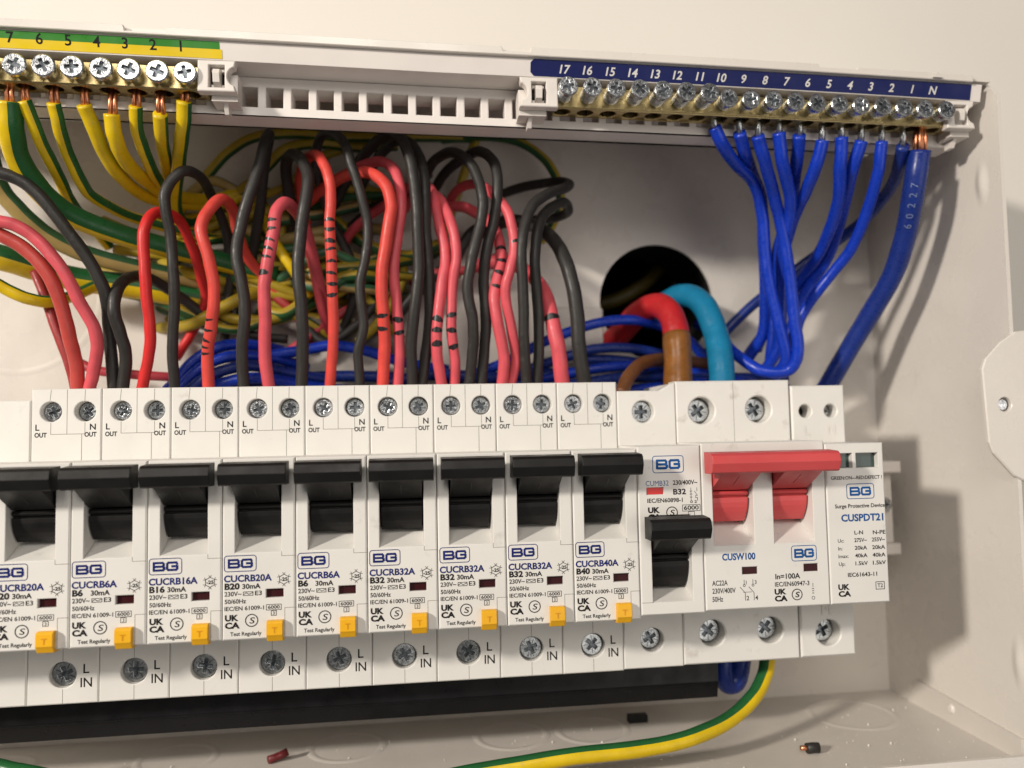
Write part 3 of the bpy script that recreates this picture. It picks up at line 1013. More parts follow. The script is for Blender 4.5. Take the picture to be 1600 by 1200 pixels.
mb = MB()
bar_cut(mb, XL + 6, 194.5, [(11.0, -84.4), (11.0, -92.5), (12.2, -97.2), (24, -97.2), (24, -84.4)])
bus = thing('busbar_cover', 'long glossy black busbar cover running under the breakers', 'busbar', (80, 24, -97.2))
obj('cover_channel', mb, 'blackstrip', bus)
mb = MB()
bar_cut(mb, XL + 6, 194.3, [(10.6, -92.3), (11.2, -91.9), (11.2, -92.9), (10.7, -92.7)])
obj('edge_rib', mb, 'blackstrip', bus)

# ------------------------------------------------------------------ wires: centre lines in millimetres
WIRES = [
    ('gy', 2.0, 'green and yellow earth wire in terminal 1 of the earth bar', [(40.7, -6.0, 78.6), (39.0, -1.0, 72.9), (34.1, 13.0, 68.6), (29.3, 26.0, 62.8), (27.3, 36.0, 57.9), (28.2, 43.0, 58.1), (32.7, 48.0, 61.3)], {'a': 4.8, 'gw': 1.5, 'core': 1}),
    ('gy', 1.9, 'yellow earth wire with split insulation end in terminal 2', [(34.4, -6.0, 74.7), (32.9, 0.0, 70.9), (29.4, 16.0, 69.5), (26.5, 29.0, 66.8), (24.7, 38.0, 64.3), (25.9, 46.0, 63.5)], {'a': 4.5, 'gw': 1.5, 'core': 1}),
    ('gy', 1.75, 'earth wire with thin green edge in terminal 3 of earth bar', [(28.0, -6.0, 76.7), (27.1, -2.0, 72.2), (26.6, 6.0, 67.8), (26.5, 16.0, 64.5), (25.9, 30.0, 64.0), (30.1, 42.0, 63.0)], {'a': 4.95, 'gw': 1.6, 'core': 1}),
    ('gy', 2.05, 'thick yellow earth wire below bare copper in terminal 4', [(21.8, -6.0, 74.3), (21.7, -3.0, 68.9), (21.7, 5.0, 65.4), (23.1, 18.0, 63.7), (25.9, 30.0, 63.4), (36.2, 42.0, 65.3), (47.6, 47.0, 70.6)], {'a': 1.75, 'gw': 1.2, 'core': 1}),
    ('gy', 1.95, 'yellow earth wire leaving terminal 5 of earth bar at slant', [(14.7, -6.0, 76.6), (15.7, -2.0, 71.8), (16.5, 5.0, 66.6), (17.9, 14.0, 62.7), (20.6, 26.0, 61.4), (26.7, 36.0, 62.1), (38.8, 44.0, 64.6), (50.6, 48.0, 71.8)], {'a': 3.3, 'core': 1}),
    ('gy', 1.75, 'earth wire from terminal 6 sweeping right above thick green one', [(7.0, -6.0, 76.9), (6.9, -2.0, 71.6), (6.2, 6.0, 66.3), (6.9, 14.0, 60.6), (8.6, 20.0, 58.2), (14.0, 30.0, 56.2), (23.6, 38.0, 54.7), (37.4, 46.0, 52.7)], {'a': 4.95, 'gw': 1.6, 'core': 1}),
    ('gy', 1.75, 'earth wire from terminal 7 diving behind thick green one', [(-0.4, -6.0, 77.3), (1.1, -1.0, 69.6), (1.2, 10.0, 62.9), (-0.3, 24.0, 58.1), (-0.5, 36.0, 56.0), (2.6, 46.0, 50.1)], {'a': 4.95, 'gw': 1.6, 'core': 1}),
    ('gy', 3.2, 'thickest green and yellow earth wire, mostly green, from terminal 8', [(-4.2, -6.0, 77.0), (-4.9, -3.0, 69.9), (-5.3, 3.0, 63.2), (-2.5, 10.0, 56.9), (2.6, 17.0, 52.4), (12.4, 24.0, 49.1), (23.7, 30.0, 46.7), (37.3, 38.0, 44.3), (56.3, 46.0, 40.3)], {'a': 4.85, 'gw': 2.3, 'core': 1}),
    ('gy', 2.7, 'dull beige and green earth cable running below the thickest one', [(-21.5, 18.0, 72.8), (-20.6, 22.0, 63.5), (-16.5, 25.0, 56.7), (-10.0, 29.0, 49.9), (-0.3, 33.0, 44.9), (11.8, 37.0, 41.8), (24.1, 42.0, 39.7), (39.3, 47.0, 36.5)], {'a': 4.6, 'gw': 2.2, 'mat': 'gydull'}),
    ('gy', 3.9, 'broad yellow cable at the left edge behind red wires', [(-27.5, 24.0, 43.6), (-19.9, 27.0, 41.4), (-13.0, 32.0, 39.5), (-4.1, 38.0, 37.5), (13.8, 43.0, 35.6), (36.9, 48.0, 31.4)], {'a': 5.5, 'gw': 1.4}),
    ('gy', 1.8, 'thin earth wire curving at left edge under broad yellow cable', [(-19.6, 14.0, 33.5), (-14.5, 16.0, 30.2), (-9.3, 18.0, 27.7), (-4.8, 22.0, 27.6), (-1.8, 30.0, 30.8), (4.9, 40.0, 37.1), (20.0, 49.0, 42.2)], {'a': 4.2, 'gw': 2.2}),
    ('gy', 1.7, 'earth wire arching high from left tangle to under carrier', [(28.5, 48.0, 67.4), (35.3, 44.0, 75.1), (42.4, 42.0, 82.2), (51.1, 40.0, 86.3), (63.6, 40.0, 87.8), (80.4, 42.0, 87.9), (102.2, 44.0, 89.3), (124.8, 46.0, 90.3)], {'a': 1.6, 'mat': 'gydim'}),
    ('gy', 1.8, 'earth wire looping behind the narrow black loop', [(35.0, 47.0, 64.6), (45.9, 45.0, 69.9), (53.7, 43.0, 76.9), (61.2, 42.0, 83.4), (71.8, 42.0, 85.5), (84.5, 46.0, 85.9), (97.7, 49.0, 87.9)], {'a': 1.8, 'mat': 'gydim'}),
    ('gy', 1.6, 'lone earth wire arching at right end of wire tangle', [(113.5, 48.0, 90.2), (126.9, 44.0, 90.2), (139.1, 42.0, 88.2), (148.3, 42.0, 82.9), (153.7, 42.0, 74.7), (155.0, 43.0, 66.3), (152.6, 46.0, 59.7), (148.8, 50.0, 54.2)], {'a': 1.3, 'gw': 2.4, 'mat': 'gydim'}),
    ('gy', 1.6, 'yellow earth wire hanging vertical behind the grey loops', [(126.0, 47.0, 91.1), (122.0, 48.0, 80.2), (118.2, 49.0, 68.9), (113.0, 50.0, 53.3)], {'a': 2.0, 'mat': 'gydim'}),
    ('gy', 1.7, 'yellow earth wire slanting down behind pink wire with ticks', [(48.5, 48.0, 67.8), (53.5, 44.0, 57.8), (58.9, 40.0, 47.7), (63.5, 40.0, 40.6), (67.9, 46.0, 33.7)], {'a': 3.0}),
    ('gy', 1.7, 'short earth wire piece behind pair of orange and pink wires', [(83.9, 46.0, 17.6), (90.1, 45.0, 23.4), (96.0, 46.0, 32.0), (99.4, 47.0, 40.7), (98.5, 49.0, 46.1)], {'a': 2.2, 'mat': 'gydim'}),
    ('gy', 1.8, 'earth wire running low behind the B16 breaker wires', [(-2.1, 48.0, 43.0), (14.8, 46.0, 38.3), (31.5, 45.0, 31.7), (44.1, 44.0, 25.1), (56.4, 45.0, 25.9), (64.3, 49.0, 30.2)], {'a': 2.3, 'mat': 'gydim'}),
    ('gy', 1.8, 'earth wire crossing tangle middle at half height', [(3.5, 49.0, 49.7), (24.7, 47.0, 46.9), (41.6, 46.0, 43.9), (58.2, 47.0, 38.7), (75.1, 49.0, 32.5)], {'a': 2.0, 'mat': 'gydim'}),
    ('gy', 1.8, 'earth wire crossing tangle just below half height', [(7.3, 50.0, 42.4), (26.3, 49.0, 37.9), (45.3, 48.0, 34.9), (64.3, 49.0, 27.6), (83.7, 50.0, 23.6)], {'a': 2.6, 'mat': 'gydim'}),
    ('gy', 1.7, 'earth wire rising steeply behind black and green loops', [(64.2, 50.0, 32.6), (57.9, 49.0, 48.0), (59.2, 48.0, 63.5), (66.9, 47.0, 79.1), (84.4, 47.0, 88.1)], {'a': 2.6, 'mat': 'gydim'}),
    ('gy', 1.8, 'earth wire lying flat behind thickest green one', [(-1.0, 50.0, 59.8), (14.1, 48.0, 53.5), (30.9, 47.0, 51.7), (43.4, 47.0, 58.1), (53.6, 49.0, 65.5)], {'a': 2.0, 'mat': 'gydim'}),
    ('gy', 2.35, 'green and yellow earth wire lying on enclosure floor, from surge device', [(212.3, 14.0, -85.7), (210.3, 12.0, -90.5), (204.5, 8.0, -96.3), (194.4, 3.0, -100.8), (180.7, -2.0, -103.2), (164.8, -4.0, -104.6), (146.1, -5.0, -104.8), (128.0, -5.0, -106.3), (110.4, -5.0, -108.2), (86.2, -5.0, -112.1)], {'a': 1.35, 'gw': 2.1}),
    ('gy', 1.9, 'green earth wire just entering bottom left corner of photo', [(-17.6, 4.0, -96.6), (-10.3, 2.0, -98.5), (-3.8, 0.0, -99.5), (4.1, -2.0, -100.7), (14.4, -4.0, -103.2)], {'a': 5.5, 'gw': 4.4}),
    ('bk', 1.75, 'black wire sweeping in from left edge to the leftmost B20 breaker', [(-15.0, 2.0, 61.3), (-10.0, 2.0, 60.0), (-4.7, 3.0, 57.9), (1.1, 4.0, 52.4), (6.8, 6.0, 43.9), (11.8, 8.0, 35.9), (14.6, 10.0, 28.6), (14.4, 14.0, 20.8), (14.0, 17.0, 11.8), (14.3, 19.0, 0.9)], {}),
    ('bk', 1.75, 'short black hook wire into neutral of the leftmost B20 breaker', [(38.2, 47.0, 22.3), (28.2, 42.0, 31.2), (20.2, 32.0, 36.5), (18.1, 20.0, 34.5), (17.4, 12.0, 29.5), (17.3, 10.0, 23.2), (18.4, 12.0, 16.4), (19.0, 15.0, 9.6), (17.1, 18.0, 0.8)], {}),
    ('bk', 1.55, 'black wire with round loop crossing red hoop, into left B6 breaker', [(31.8, 18.0, 0.6), (32.3, 14.0, 11.3), (33.5, 11.0, 24.1), (33.8, 9.0, 35.0), (33.2, 8.0, 44.1), (32.3, 6.0, 53.3), (33.3, 6.0, 59.1), (37.0, 8.0, 63.6), (39.6, 16.0, 64.2), (40.0, 28.0, 61.6), (41.7, 36.0, 55.1), (42.4, 42.0, 42.0), (40.1, 47.0, 25.5), (38.6, 50.0, 17.2)], {}),
    ('bk', 1.75, 'black wire bending into neutral terminal of the B16 breaker', [(51.7, 18.0, 0.4), (51.7, 15.0, 10.9), (53.3, 12.0, 22.4), (52.4, 11.0, 31.7), (51.1, 11.0, 40.9), (52.5, 11.0, 49.9), (55.1, 11.0, 58.7), (57.3, 12.0, 67.2), (58.8, 14.0, 75.0), (58.7, 20.0, 79.3), (55.9, 28.0, 72.3), (52.9, 36.0, 59.9), (49.3, 44.0, 46.8), (47.0, 50.0, 32.6)], {}),
    ('bk', 1.85, 'black wire bending into neutral terminal of the B20 breaker beside the B16', [(68.6, 18.0, 0.1), (69.6, 14.0, 12.0), (69.5, 11.0, 25.1), (68.9, 10.0, 36.4), (69.7, 10.0, 47.0), (71.2, 10.0, 56.3), (71.4, 12.0, 64.8), (68.4, 17.0, 71.6), (64.7, 23.0, 74.3), (62.6, 29.0, 72.4), (62.1, 36.0, 66.5), (63.4, 44.0, 59.1)], {}),
    ('bk', 1.5, 'black wire bending into neutral terminal of the right B6 breaker', [(86.2, 18.0, -0.1), (85.9, 15.0, 10.6), (87.6, 13.0, 18.6), (86.8, 12.0, 30.1), (88.5, 11.0, 39.7), (89.3, 11.0, 49.5), (87.2, 10.0, 58.6), (84.8, 10.0, 66.8), (82.4, 12.0, 74.5), (78.2, 16.0, 79.2), (74.1, 22.0, 79.7), (71.8, 28.0, 75.2), (72.7, 34.0, 68.3), (75.7, 40.0, 58.2), (82.5, 44.0, 43.8), (82.3, 46.0, 32.0), (77.2, 49.0, 19.1)], {}),
    ('bk', 1.75, 'left black wire of pair into leftmost B32 breaker', [(102.2, 18.0, -0.3), (101.9, 14.0, 11.8), (103.0, 11.0, 24.1), (104.5, 10.0, 35.7), (104.1, 9.0, 47.2), (103.8, 9.0, 58.0), (102.2, 10.0, 68.8), (99.4, 13.0, 77.0), (95.4, 18.0, 80.2), (89.8, 26.0, 78.7), (81.9, 36.0, 72.1), (75.7, 45.0, 64.0)], {}),
    ('bk', 1.75, 'right black wire of pair into leftmost B32 breaker', [(104.9, 19.0, -0.3), (106.4, 17.0, 11.1), (107.7, 15.0, 22.8), (107.5, 14.0, 34.5), (106.7, 14.0, 48.5), (106.7, 14.0, 62.2), (105.1, 17.0, 72.5), (101.7, 22.0, 79.2), (96.8, 28.0, 81.3), (89.2, 38.0, 76.0), (83.5, 46.0, 68.7)], {}),
    ('bk', 1.7, 'left grey-black wire of pair into middle B32 breaker', [(119.6, 18.0, -0.5), (120.5, 14.0, 10.3), (120.6, 11.0, 20.2), (119.0, 10.0, 29.8), (120.6, 9.0, 39.1), (123.1, 9.0, 49.0), (124.1, 9.0, 57.0), (122.6, 11.0, 65.0), (119.5, 14.0, 71.4), (115.0, 19.0, 75.1), (110.4, 27.0, 75.3), (106.3, 35.0, 71.5), (99.7, 45.0, 67.3)], {}),
    ('bk', 1.7, 'right grey-black wire of pair into middle B32 breaker', [(123.5, 19.0, -0.5), (124.2, 16.0, 10.5), (125.0, 14.0, 20.6), (124.2, 13.0, 32.4), (125.4, 12.0, 41.8), (127.8, 12.0, 51.9), (129.2, 12.0, 62.0), (128.4, 14.0, 70.0), (125.4, 18.0, 75.0), (121.8, 24.0, 76.5), (114.8, 33.0, 74.0), (109.9, 43.0, 69.6)], {}),
    ('bk', 1.7, 'left black wire of pair into right B32 breaker', [(137.8, 18.0, -0.8), (136.8, 14.0, 10.2), (136.3, 11.0, 24.1), (135.7, 9.0, 39.6), (137.1, 10.0, 49.5), (139.9, 12.0, 56.1), (145.6, 16.0, 61.3), (152.3, 22.0, 65.2), (155.3, 29.0, 68.8), (152.0, 36.0, 71.8), (142.3, 43.0, 72.1), (132.7, 49.0, 70.5)], {}),
    ('bk', 1.7, 'right black wire of pair into right B32 breaker', [(141.2, 19.0, -0.8), (141.6, 16.0, 10.3), (141.2, 14.0, 24.6), (140.6, 13.0, 40.2), (142.3, 15.0, 50.9), (146.3, 19.0, 57.0), (152.3, 25.0, 61.4), (155.4, 32.0, 60.4), (151.7, 38.0, 59.8), (142.2, 44.0, 60.0), (130.2, 49.0, 59.8)], {}),
    ('bk', 2.3, 'thickest black wire, single one into B40 breaker', [(156.5, 18.0, -1.0), (154.5, 15.0, 10.1), (153.6, 14.0, 22.6), (152.0, 15.0, 35.0), (149.9, 19.0, 43.7), (147.1, 26.0, 50.8), (143.3, 34.0, 55.9), (135.1, 42.0, 59.3), (123.2, 48.0, 54.8)], {}),
    ('bk', 1.9, 'black wire slanting behind the pink loops', [(112.8, 50.0, 37.3), (117.8, 48.0, 46.5), (123.8, 47.0, 56.8), (132.4, 48.0, 59.5)], {}),
    ('bk', 1.6, 'black wire crossing low behind pink wires at left', [(21.8, 50.0, 39.2), (33.0, 47.0, 29.9), (45.7, 46.0, 21.0), (60.1, 48.0, 19.0)], {}),
    ('bk', 1.7, 'black wire hidden low behind the right B6 breaker wires', [(64.4, 48.0, 25.6), (73.3, 45.0, 17.5), (84.0, 46.0, 24.2), (92.7, 49.0, 35.9)], {}),
    ('bk', 2.0, 'thick dark wire slanting up behind coral hoop pair', [(70.7, 50.0, 43.9), (78.6, 48.0, 54.7), (88.7, 46.0, 63.4), (99.7, 47.0, 70.7), (108.9, 50.0, 78.7)], {}),
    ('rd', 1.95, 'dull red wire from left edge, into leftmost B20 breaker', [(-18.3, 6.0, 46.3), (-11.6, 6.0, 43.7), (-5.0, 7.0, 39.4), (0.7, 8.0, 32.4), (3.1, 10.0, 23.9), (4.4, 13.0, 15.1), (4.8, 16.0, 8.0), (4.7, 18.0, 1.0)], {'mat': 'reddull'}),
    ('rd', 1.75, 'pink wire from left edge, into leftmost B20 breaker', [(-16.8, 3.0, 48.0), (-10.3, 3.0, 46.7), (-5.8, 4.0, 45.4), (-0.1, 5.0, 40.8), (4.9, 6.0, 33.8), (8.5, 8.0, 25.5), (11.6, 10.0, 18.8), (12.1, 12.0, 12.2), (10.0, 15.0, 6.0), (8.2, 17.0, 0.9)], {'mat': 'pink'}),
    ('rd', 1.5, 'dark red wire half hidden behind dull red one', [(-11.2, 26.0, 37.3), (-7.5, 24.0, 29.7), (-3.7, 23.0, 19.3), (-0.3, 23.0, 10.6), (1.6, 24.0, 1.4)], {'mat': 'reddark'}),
    ('rd', 1.6, 'bright red hoop wire into live terminal of left B6 breaker', [(22.5, 18.0, 0.7), (25.2, 15.0, 9.6), (26.5, 12.0, 18.3), (26.0, 10.0, 29.2), (25.7, 9.0, 38.3), (25.6, 9.0, 45.8), (26.7, 11.0, 50.9), (29.1, 15.0, 53.2), (31.8, 23.0, 52.5), (33.3, 30.0, 46.6), (34.1, 37.0, 38.8), (34.4, 43.0, 31.4), (28.9, 47.0, 21.2), (23.3, 49.0, 12.9)], {'mat': 'red'}),
    ('rd', 1.75, 'coral wire with small pen ticks into B16 breaker', [(41.5, 18.0, 0.5), (42.0, 15.0, 11.0), (43.8, 12.0, 20.5), (45.0, 10.0, 29.6), (43.4, 9.0, 38.5), (41.6, 9.0, 46.0), (42.4, 10.0, 51.4), (45.8, 14.0, 57.1), (47.4, 21.0, 56.6), (47.6, 29.0, 51.7), (48.8, 37.0, 44.8), (54.5, 44.0, 38.1), (61.1, 49.0, 29.1)], {'mat': 'coral', 'marks': [(2.08, 0.5), (1.78, 0.5), (1.45, 0.5), (1.25, 0.4), (1.0, 0.4)], 'mang': -0.9}),
    ('rd', 1.85, 'pink wire with six pen ticks into B20 breaker beside the B16', [(59.2, 18.0, 0.3), (58.4, 15.0, 8.9), (59.1, 12.0, 20.1), (59.0, 10.0, 29.3), (60.6, 9.0, 38.6), (61.9, 9.0, 46.6), (62.7, 10.0, 52.7), (64.8, 13.0, 56.1), (67.6, 20.0, 54.6), (69.4, 28.0, 49.2), (71.2, 35.0, 40.7), (72.5, 41.0, 31.1), (74.4, 47.0, 23.3)], {'mat': 'pink', 'marks': [(5.42, 0.5), (5.05, 0.5), (4.68, 0.5), (4.3, 0.6), (4.03, 0.6), (3.58, 0.9)], 'mang': -0.7}),
    ('rd', 1.6, 'coral wire with eight pen dots into right B6 breaker', [(77.0, 18.0, 0.0), (78.4, 14.0, 12.0), (78.8, 11.0, 24.1), (78.7, 9.0, 35.3), (78.3, 8.0, 46.6), (78.7, 8.0, 55.9), (77.7, 9.0, 63.9), (75.2, 12.0, 69.8), (72.0, 18.0, 72.7), (67.9, 27.0, 71.8), (65.7, 37.0, 68.0), (67.0, 46.0, 58.5)], {'mat': 'coral', 'marks': [(4.38, 0.6), (4.08, 0.6), (3.78, 0.6), (3.52, 0.6), (3.25, 0.6), (2.98, 0.6), (2.65, 0.6), (2.3, 0.7)]}),
    ('rd', 1.85, 'orange-red wire of pair with two pen ticks into leftmost B32 breaker', [(93.0, 17.0, -0.2), (93.8, 14.0, 11.9), (93.5, 11.0, 24.1), (93.5, 9.0, 35.4), (95.3, 8.0, 46.4), (96.4, 8.0, 54.2), (94.3, 10.0, 61.8), (89.3, 15.0, 66.6), (82.9, 22.0, 68.2), (74.9, 32.0, 67.2), (65.1, 44.0, 63.5)], {'mat': 'coral', 'marks': [(1.8, 0.7), (1.52, 0.7)], 'mang': -0.4}),
    ('rd', 1.65, 'pink wire of pair with two pen ticks into leftmost B32 breaker', [(97.5, 18.0, -0.2), (98.4, 15.0, 11.9), (97.6, 13.0, 24.4), (97.0, 12.0, 36.0), (98.3, 12.0, 47.5), (99.6, 12.0, 57.4), (97.7, 15.0, 66.8), (93.6, 20.0, 71.8), (87.7, 27.0, 73.3), (78.7, 36.0, 71.6), (68.7, 46.0, 68.6)], {'mat': 'pink', 'marks': [(1.7, 0.9), (1.42, 0.9)]}),
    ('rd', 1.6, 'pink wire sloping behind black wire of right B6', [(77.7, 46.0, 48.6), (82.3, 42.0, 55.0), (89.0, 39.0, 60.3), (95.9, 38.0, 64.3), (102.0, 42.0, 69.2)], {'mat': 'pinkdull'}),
    ('rd', 1.7, 'left pink wire of pair with three pen bands into middle B32 breaker', [(111.2, 17.0, -0.5), (109.9, 14.0, 8.8), (109.7, 12.0, 18.4), (111.3, 12.0, 30.2), (112.6, 13.0, 39.9), (111.1, 14.0, 50.2), (109.7, 18.0, 59.4), (107.7, 25.0, 66.1), (104.1, 34.0, 70.2), (97.5, 45.0, 67.7)], {'mat': 'pink', 'marks': [(2.25, 1.1), (1.95, 1.0), (1.52, 1.1)]}),
    ('rd', 1.6, 'right pink wire of pair with three pen bands into middle B32 breaker', [(115.0, 18.0, -0.5), (115.2, 15.0, 8.8), (114.1, 13.0, 18.5), (114.6, 12.0, 30.2), (115.9, 11.0, 39.5), (114.7, 12.0, 49.7), (112.4, 16.0, 57.2), (109.5, 24.0, 63.1), (105.1, 33.0, 66.4), (98.6, 45.0, 62.1)], {'mat': 'pink', 'marks': [(2.3, 1.0), (1.95, 0.9), (1.48, 1.0)]}),
    ('rd', 1.8, 'left pink wire with four pen ticks into right B32 breaker', [(129.7, 17.0, -0.7), (130.4, 14.0, 8.6), (128.4, 12.0, 18.3), (127.6, 12.0, 28.3), (129.8, 14.0, 38.7), (129.9, 16.0, 45.2), (128.0, 20.0, 52.0), (124.3, 26.0, 57.2), (118.9, 33.0, 61.7), (111.8, 42.0, 63.5)], {'mat': 'pink', 'marks': [(4.6, 0.7), (4.08, 0.7), (3.65, 0.7), (3.25, 0.7)], 'mang': 0.2}),
    ('rd', 1.6, 'right wavy pink wire looping over into right B32 breaker', [(132.3, 18.0, -0.7), (134.3, 16.0, 8.8), (132.8, 13.0, 16.5), (130.8, 11.0, 28.1), (132.2, 10.0, 35.8), (133.8, 10.0, 43.4), (132.3, 11.0, 52.7), (129.2, 14.0, 59.0), (125.8, 20.0, 64.2), (121.8, 27.0, 67.5), (117.4, 35.0, 67.3), (114.7, 43.0, 64.0)], {'mat': 'pink', 'marks': [(5.1, 0.6)], 'mang': 0.4}),
    ('rd', 2.4, 'thickest pink wire with one pen band into B40 breaker', [(149.3, 17.0, -1.0), (147.9, 15.0, 8.6), (146.8, 15.0, 16.3), (145.4, 17.0, 24.7), (143.7, 22.0, 32.6), (140.3, 31.0, 39.4), (133.5, 40.0, 44.8), (123.0, 48.0, 44.2)], {'mat': 'pink', 'marks': [(2.6, 0.8, 3.0)]}),
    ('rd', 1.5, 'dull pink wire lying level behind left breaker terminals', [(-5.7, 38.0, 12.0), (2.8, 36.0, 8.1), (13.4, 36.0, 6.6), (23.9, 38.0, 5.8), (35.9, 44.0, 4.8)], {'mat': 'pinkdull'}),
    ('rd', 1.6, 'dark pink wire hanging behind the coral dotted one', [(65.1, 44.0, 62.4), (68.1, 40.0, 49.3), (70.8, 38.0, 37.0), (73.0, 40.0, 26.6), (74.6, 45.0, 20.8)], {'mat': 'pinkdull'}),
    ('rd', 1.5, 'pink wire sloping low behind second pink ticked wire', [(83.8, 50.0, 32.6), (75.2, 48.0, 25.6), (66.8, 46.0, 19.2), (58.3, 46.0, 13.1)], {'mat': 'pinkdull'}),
    ('bl', 1.95, 'blue wire in neutral bar terminal 11, leftmost of its row', [(192.7, -6.0, 75.7), (195.8, -4.0, 71.4), (202.6, 2.0, 67.6), (211.5, 9.0, 63.9), (216.1, 14.0, 56.3), (218.2, 17.0, 42.1), (219.8, 18.0, 31.7), (222.6, 18.0, 18.9), (225.3, 20.0, 8.4), (223.9, 26.0, 2.5)], {'core': 2}),
    ('bl', 1.95, 'blue wire in neutral bar terminal 10, mostly behind its left neighbour', [(200.5, -6.0, 74.2), (204.3, -1.0, 70.2), (211.2, 10.0, 67.6), (219.1, 20.0, 61.9), (221.8, 26.0, 48.6), (223.9, 30.0, 33.9), (224.2, 34.0, 18.8), (220.9, 40.0, 9.9)], {'core': 2}),
    ('bl', 1.95, 'blue wire in neutral bar terminal 9, making low hook above main switch', [(206.3, -6.0, 73.5), (209.9, -2.0, 67.6), (217.9, 8.0, 58.7), (222.3, 13.0, 49.7), (225.4, 15.0, 35.4), (226.8, 16.0, 20.7), (228.2, 17.0, 10.6), (226.1, 20.0, 4.6), (218.5, 23.0, 4.5), (212.4, 29.0, 10.3), (208.5, 38.0, 18.9), (205.1, 46.0, 23.9)], {'core': 2}),
    ('bl', 1.95, 'blue wire in neutral bar terminal 8, straight then bending left', [(213.1, -6.0, 74.7), (215.2, -3.0, 67.3), (221.4, 5.0, 58.9), (223.9, 11.0, 52.4), (224.9, 19.0, 41.6), (226.8, 24.0, 28.4), (226.8, 28.0, 13.6), (223.9, 33.0, 5.2)], {'core': 2}),
    ('bl', 1.95, 'blue wire in neutral bar terminal 7, short and crossing behind wire 8', [(219.6, -6.0, 74.1), (221.6, 0.0, 68.5), (225.4, 10.0, 63.3), (228.4, 20.0, 57.1), (227.6, 28.0, 44.7), (226.9, 32.0, 27.5), (223.4, 38.0, 12.9)], {'core': 2}),
    ('bl', 1.95, 'blue wire in neutral bar terminal 6, slanting left to the bunch', [(227.0, -6.0, 72.7), (226.4, -3.0, 66.0), (226.3, 4.0, 60.2), (226.9, 12.0, 55.4), (228.1, 23.0, 46.9), (227.8, 30.0, 36.2), (227.0, 32.0, 18.5), (226.4, 36.0, 3.1)], {'core': 2}),
    ('bl', 1.95, 'blue wire in neutral bar terminal 5, straight then slanting down left', [(233.3, -6.0, 73.9), (234.2, -3.0, 65.8), (236.8, 3.0, 58.6), (239.0, 12.0, 51.4), (239.4, 22.0, 43.9), (237.3, 32.0, 36.1), (231.2, 38.0, 25.0), (222.0, 44.0, 10.7)], {'core': 2}),
    ('bl', 1.95, 'blue wire in neutral bar terminal 4, close beside wire 5', [(239.7, -6.0, 72.9), (239.0, -2.0, 65.8), (241.4, 7.0, 59.3), (244.3, 18.0, 50.2), (243.7, 25.0, 42.4), (239.4, 30.0, 33.5), (235.3, 33.0, 23.1), (232.6, 36.0, 9.9)], {'core': 2}),
    ('bl', 1.8, 'blue wire in neutral bar terminal 3, long outer curve to bunch', [(246.4, -6.0, 72.9), (246.6, -3.0, 64.4), (247.4, 5.0, 54.2), (246.1, 13.0, 44.0), (242.4, 19.0, 36.7), (237.0, 24.0, 28.4), (234.0, 27.0, 20.9), (233.2, 31.0, 9.4)], {'core': 2}),
    ('bl', 1.95, 'blue wire in neutral bar terminal 2, dark and running far behind bunch', [(253.4, -6.0, 71.6), (256.4, 2.0, 66.3), (258.7, 12.0, 62.0), (258.0, 24.0, 56.8), (251.5, 34.0, 50.4), (239.7, 40.0, 41.7), (226.9, 44.0, 31.3), (217.6, 47.0, 22.4), (208.1, 50.0, 11.4)], {'mat': 'bluedark', 'core': 2}),
    ('bl', 3.3, 'thickest dark blue cable with bare copper strands in neutral bar', [(258.9, -6.0, 70.2), (258.4, -3.0, 59.2), (260.0, 5.0, 46.0), (260.2, 13.0, 35.1), (257.4, 22.0, 23.7), (253.1, 30.0, 11.4), (248.3, 38.0, -2.0), (244.7, 44.0, -12.8)], {'mat': 'bluedark', 'core': 3}),
    ('bl', 1.8, 'blue wire crossing front of the round hole', [(210.1, 48.0, 7.7), (202.1, 45.0, 16.8), (191.7, 42.0, 21.8), (178.3, 40.0, 24.3), (164.5, 40.0, 22.7), (148.9, 42.0, 17.4), (133.4, 45.0, 9.8), (114.5, 49.0, 3.5)], {'mat': 'blue'}),
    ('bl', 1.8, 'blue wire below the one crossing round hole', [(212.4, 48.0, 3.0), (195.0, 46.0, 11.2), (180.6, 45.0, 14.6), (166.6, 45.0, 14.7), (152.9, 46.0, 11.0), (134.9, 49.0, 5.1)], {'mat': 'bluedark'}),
    ('bl', 1.8, 'blue wire low in bundle behind B40 terminals', [(223.4, 40.0, 1.2), (205.3, 42.0, 5.0), (184.2, 42.0, 8.1), (168.0, 42.0, 7.6), (150.1, 44.0, 4.6), (132.2, 46.0, 1.6)], {'mat': 'blue'}),
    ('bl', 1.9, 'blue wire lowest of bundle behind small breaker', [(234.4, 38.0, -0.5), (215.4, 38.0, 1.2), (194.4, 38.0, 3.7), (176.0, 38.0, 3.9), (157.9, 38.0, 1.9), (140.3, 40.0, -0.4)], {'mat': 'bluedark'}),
    ('bl', 1.8, 'blue wire from low bundle rising left of cyan tail', [(227.6, 34.0, -1.9), (211.4, 34.0, 1.4), (197.1, 33.0, 1.1), (183.8, 34.0, -0.0), (165.8, 34.0, -1.5)], {'mat': 'blue'}),
    ('bl', 1.8, 'blue wire humping over behind the B6 wires', [(24.7, 34.0, 1.2), (32.4, 34.0, 7.7), (42.0, 35.0, 11.4), (53.8, 36.0, 12.2), (65.7, 38.0, 14.0), (76.0, 39.0, 15.7), (86.3, 41.0, 14.2), (99.1, 44.0, 10.4), (114.5, 48.0, 8.0)], {'mat': 'blue'}),
    ('bl', 1.8, 'blue wire topmost of left bundle behind B16', [(27.4, 30.0, 2.2), (34.2, 31.0, 10.6), (42.9, 33.0, 15.3), (51.4, 38.0, 15.8), (58.5, 45.0, 14.8)], {'mat': 'blue'}),
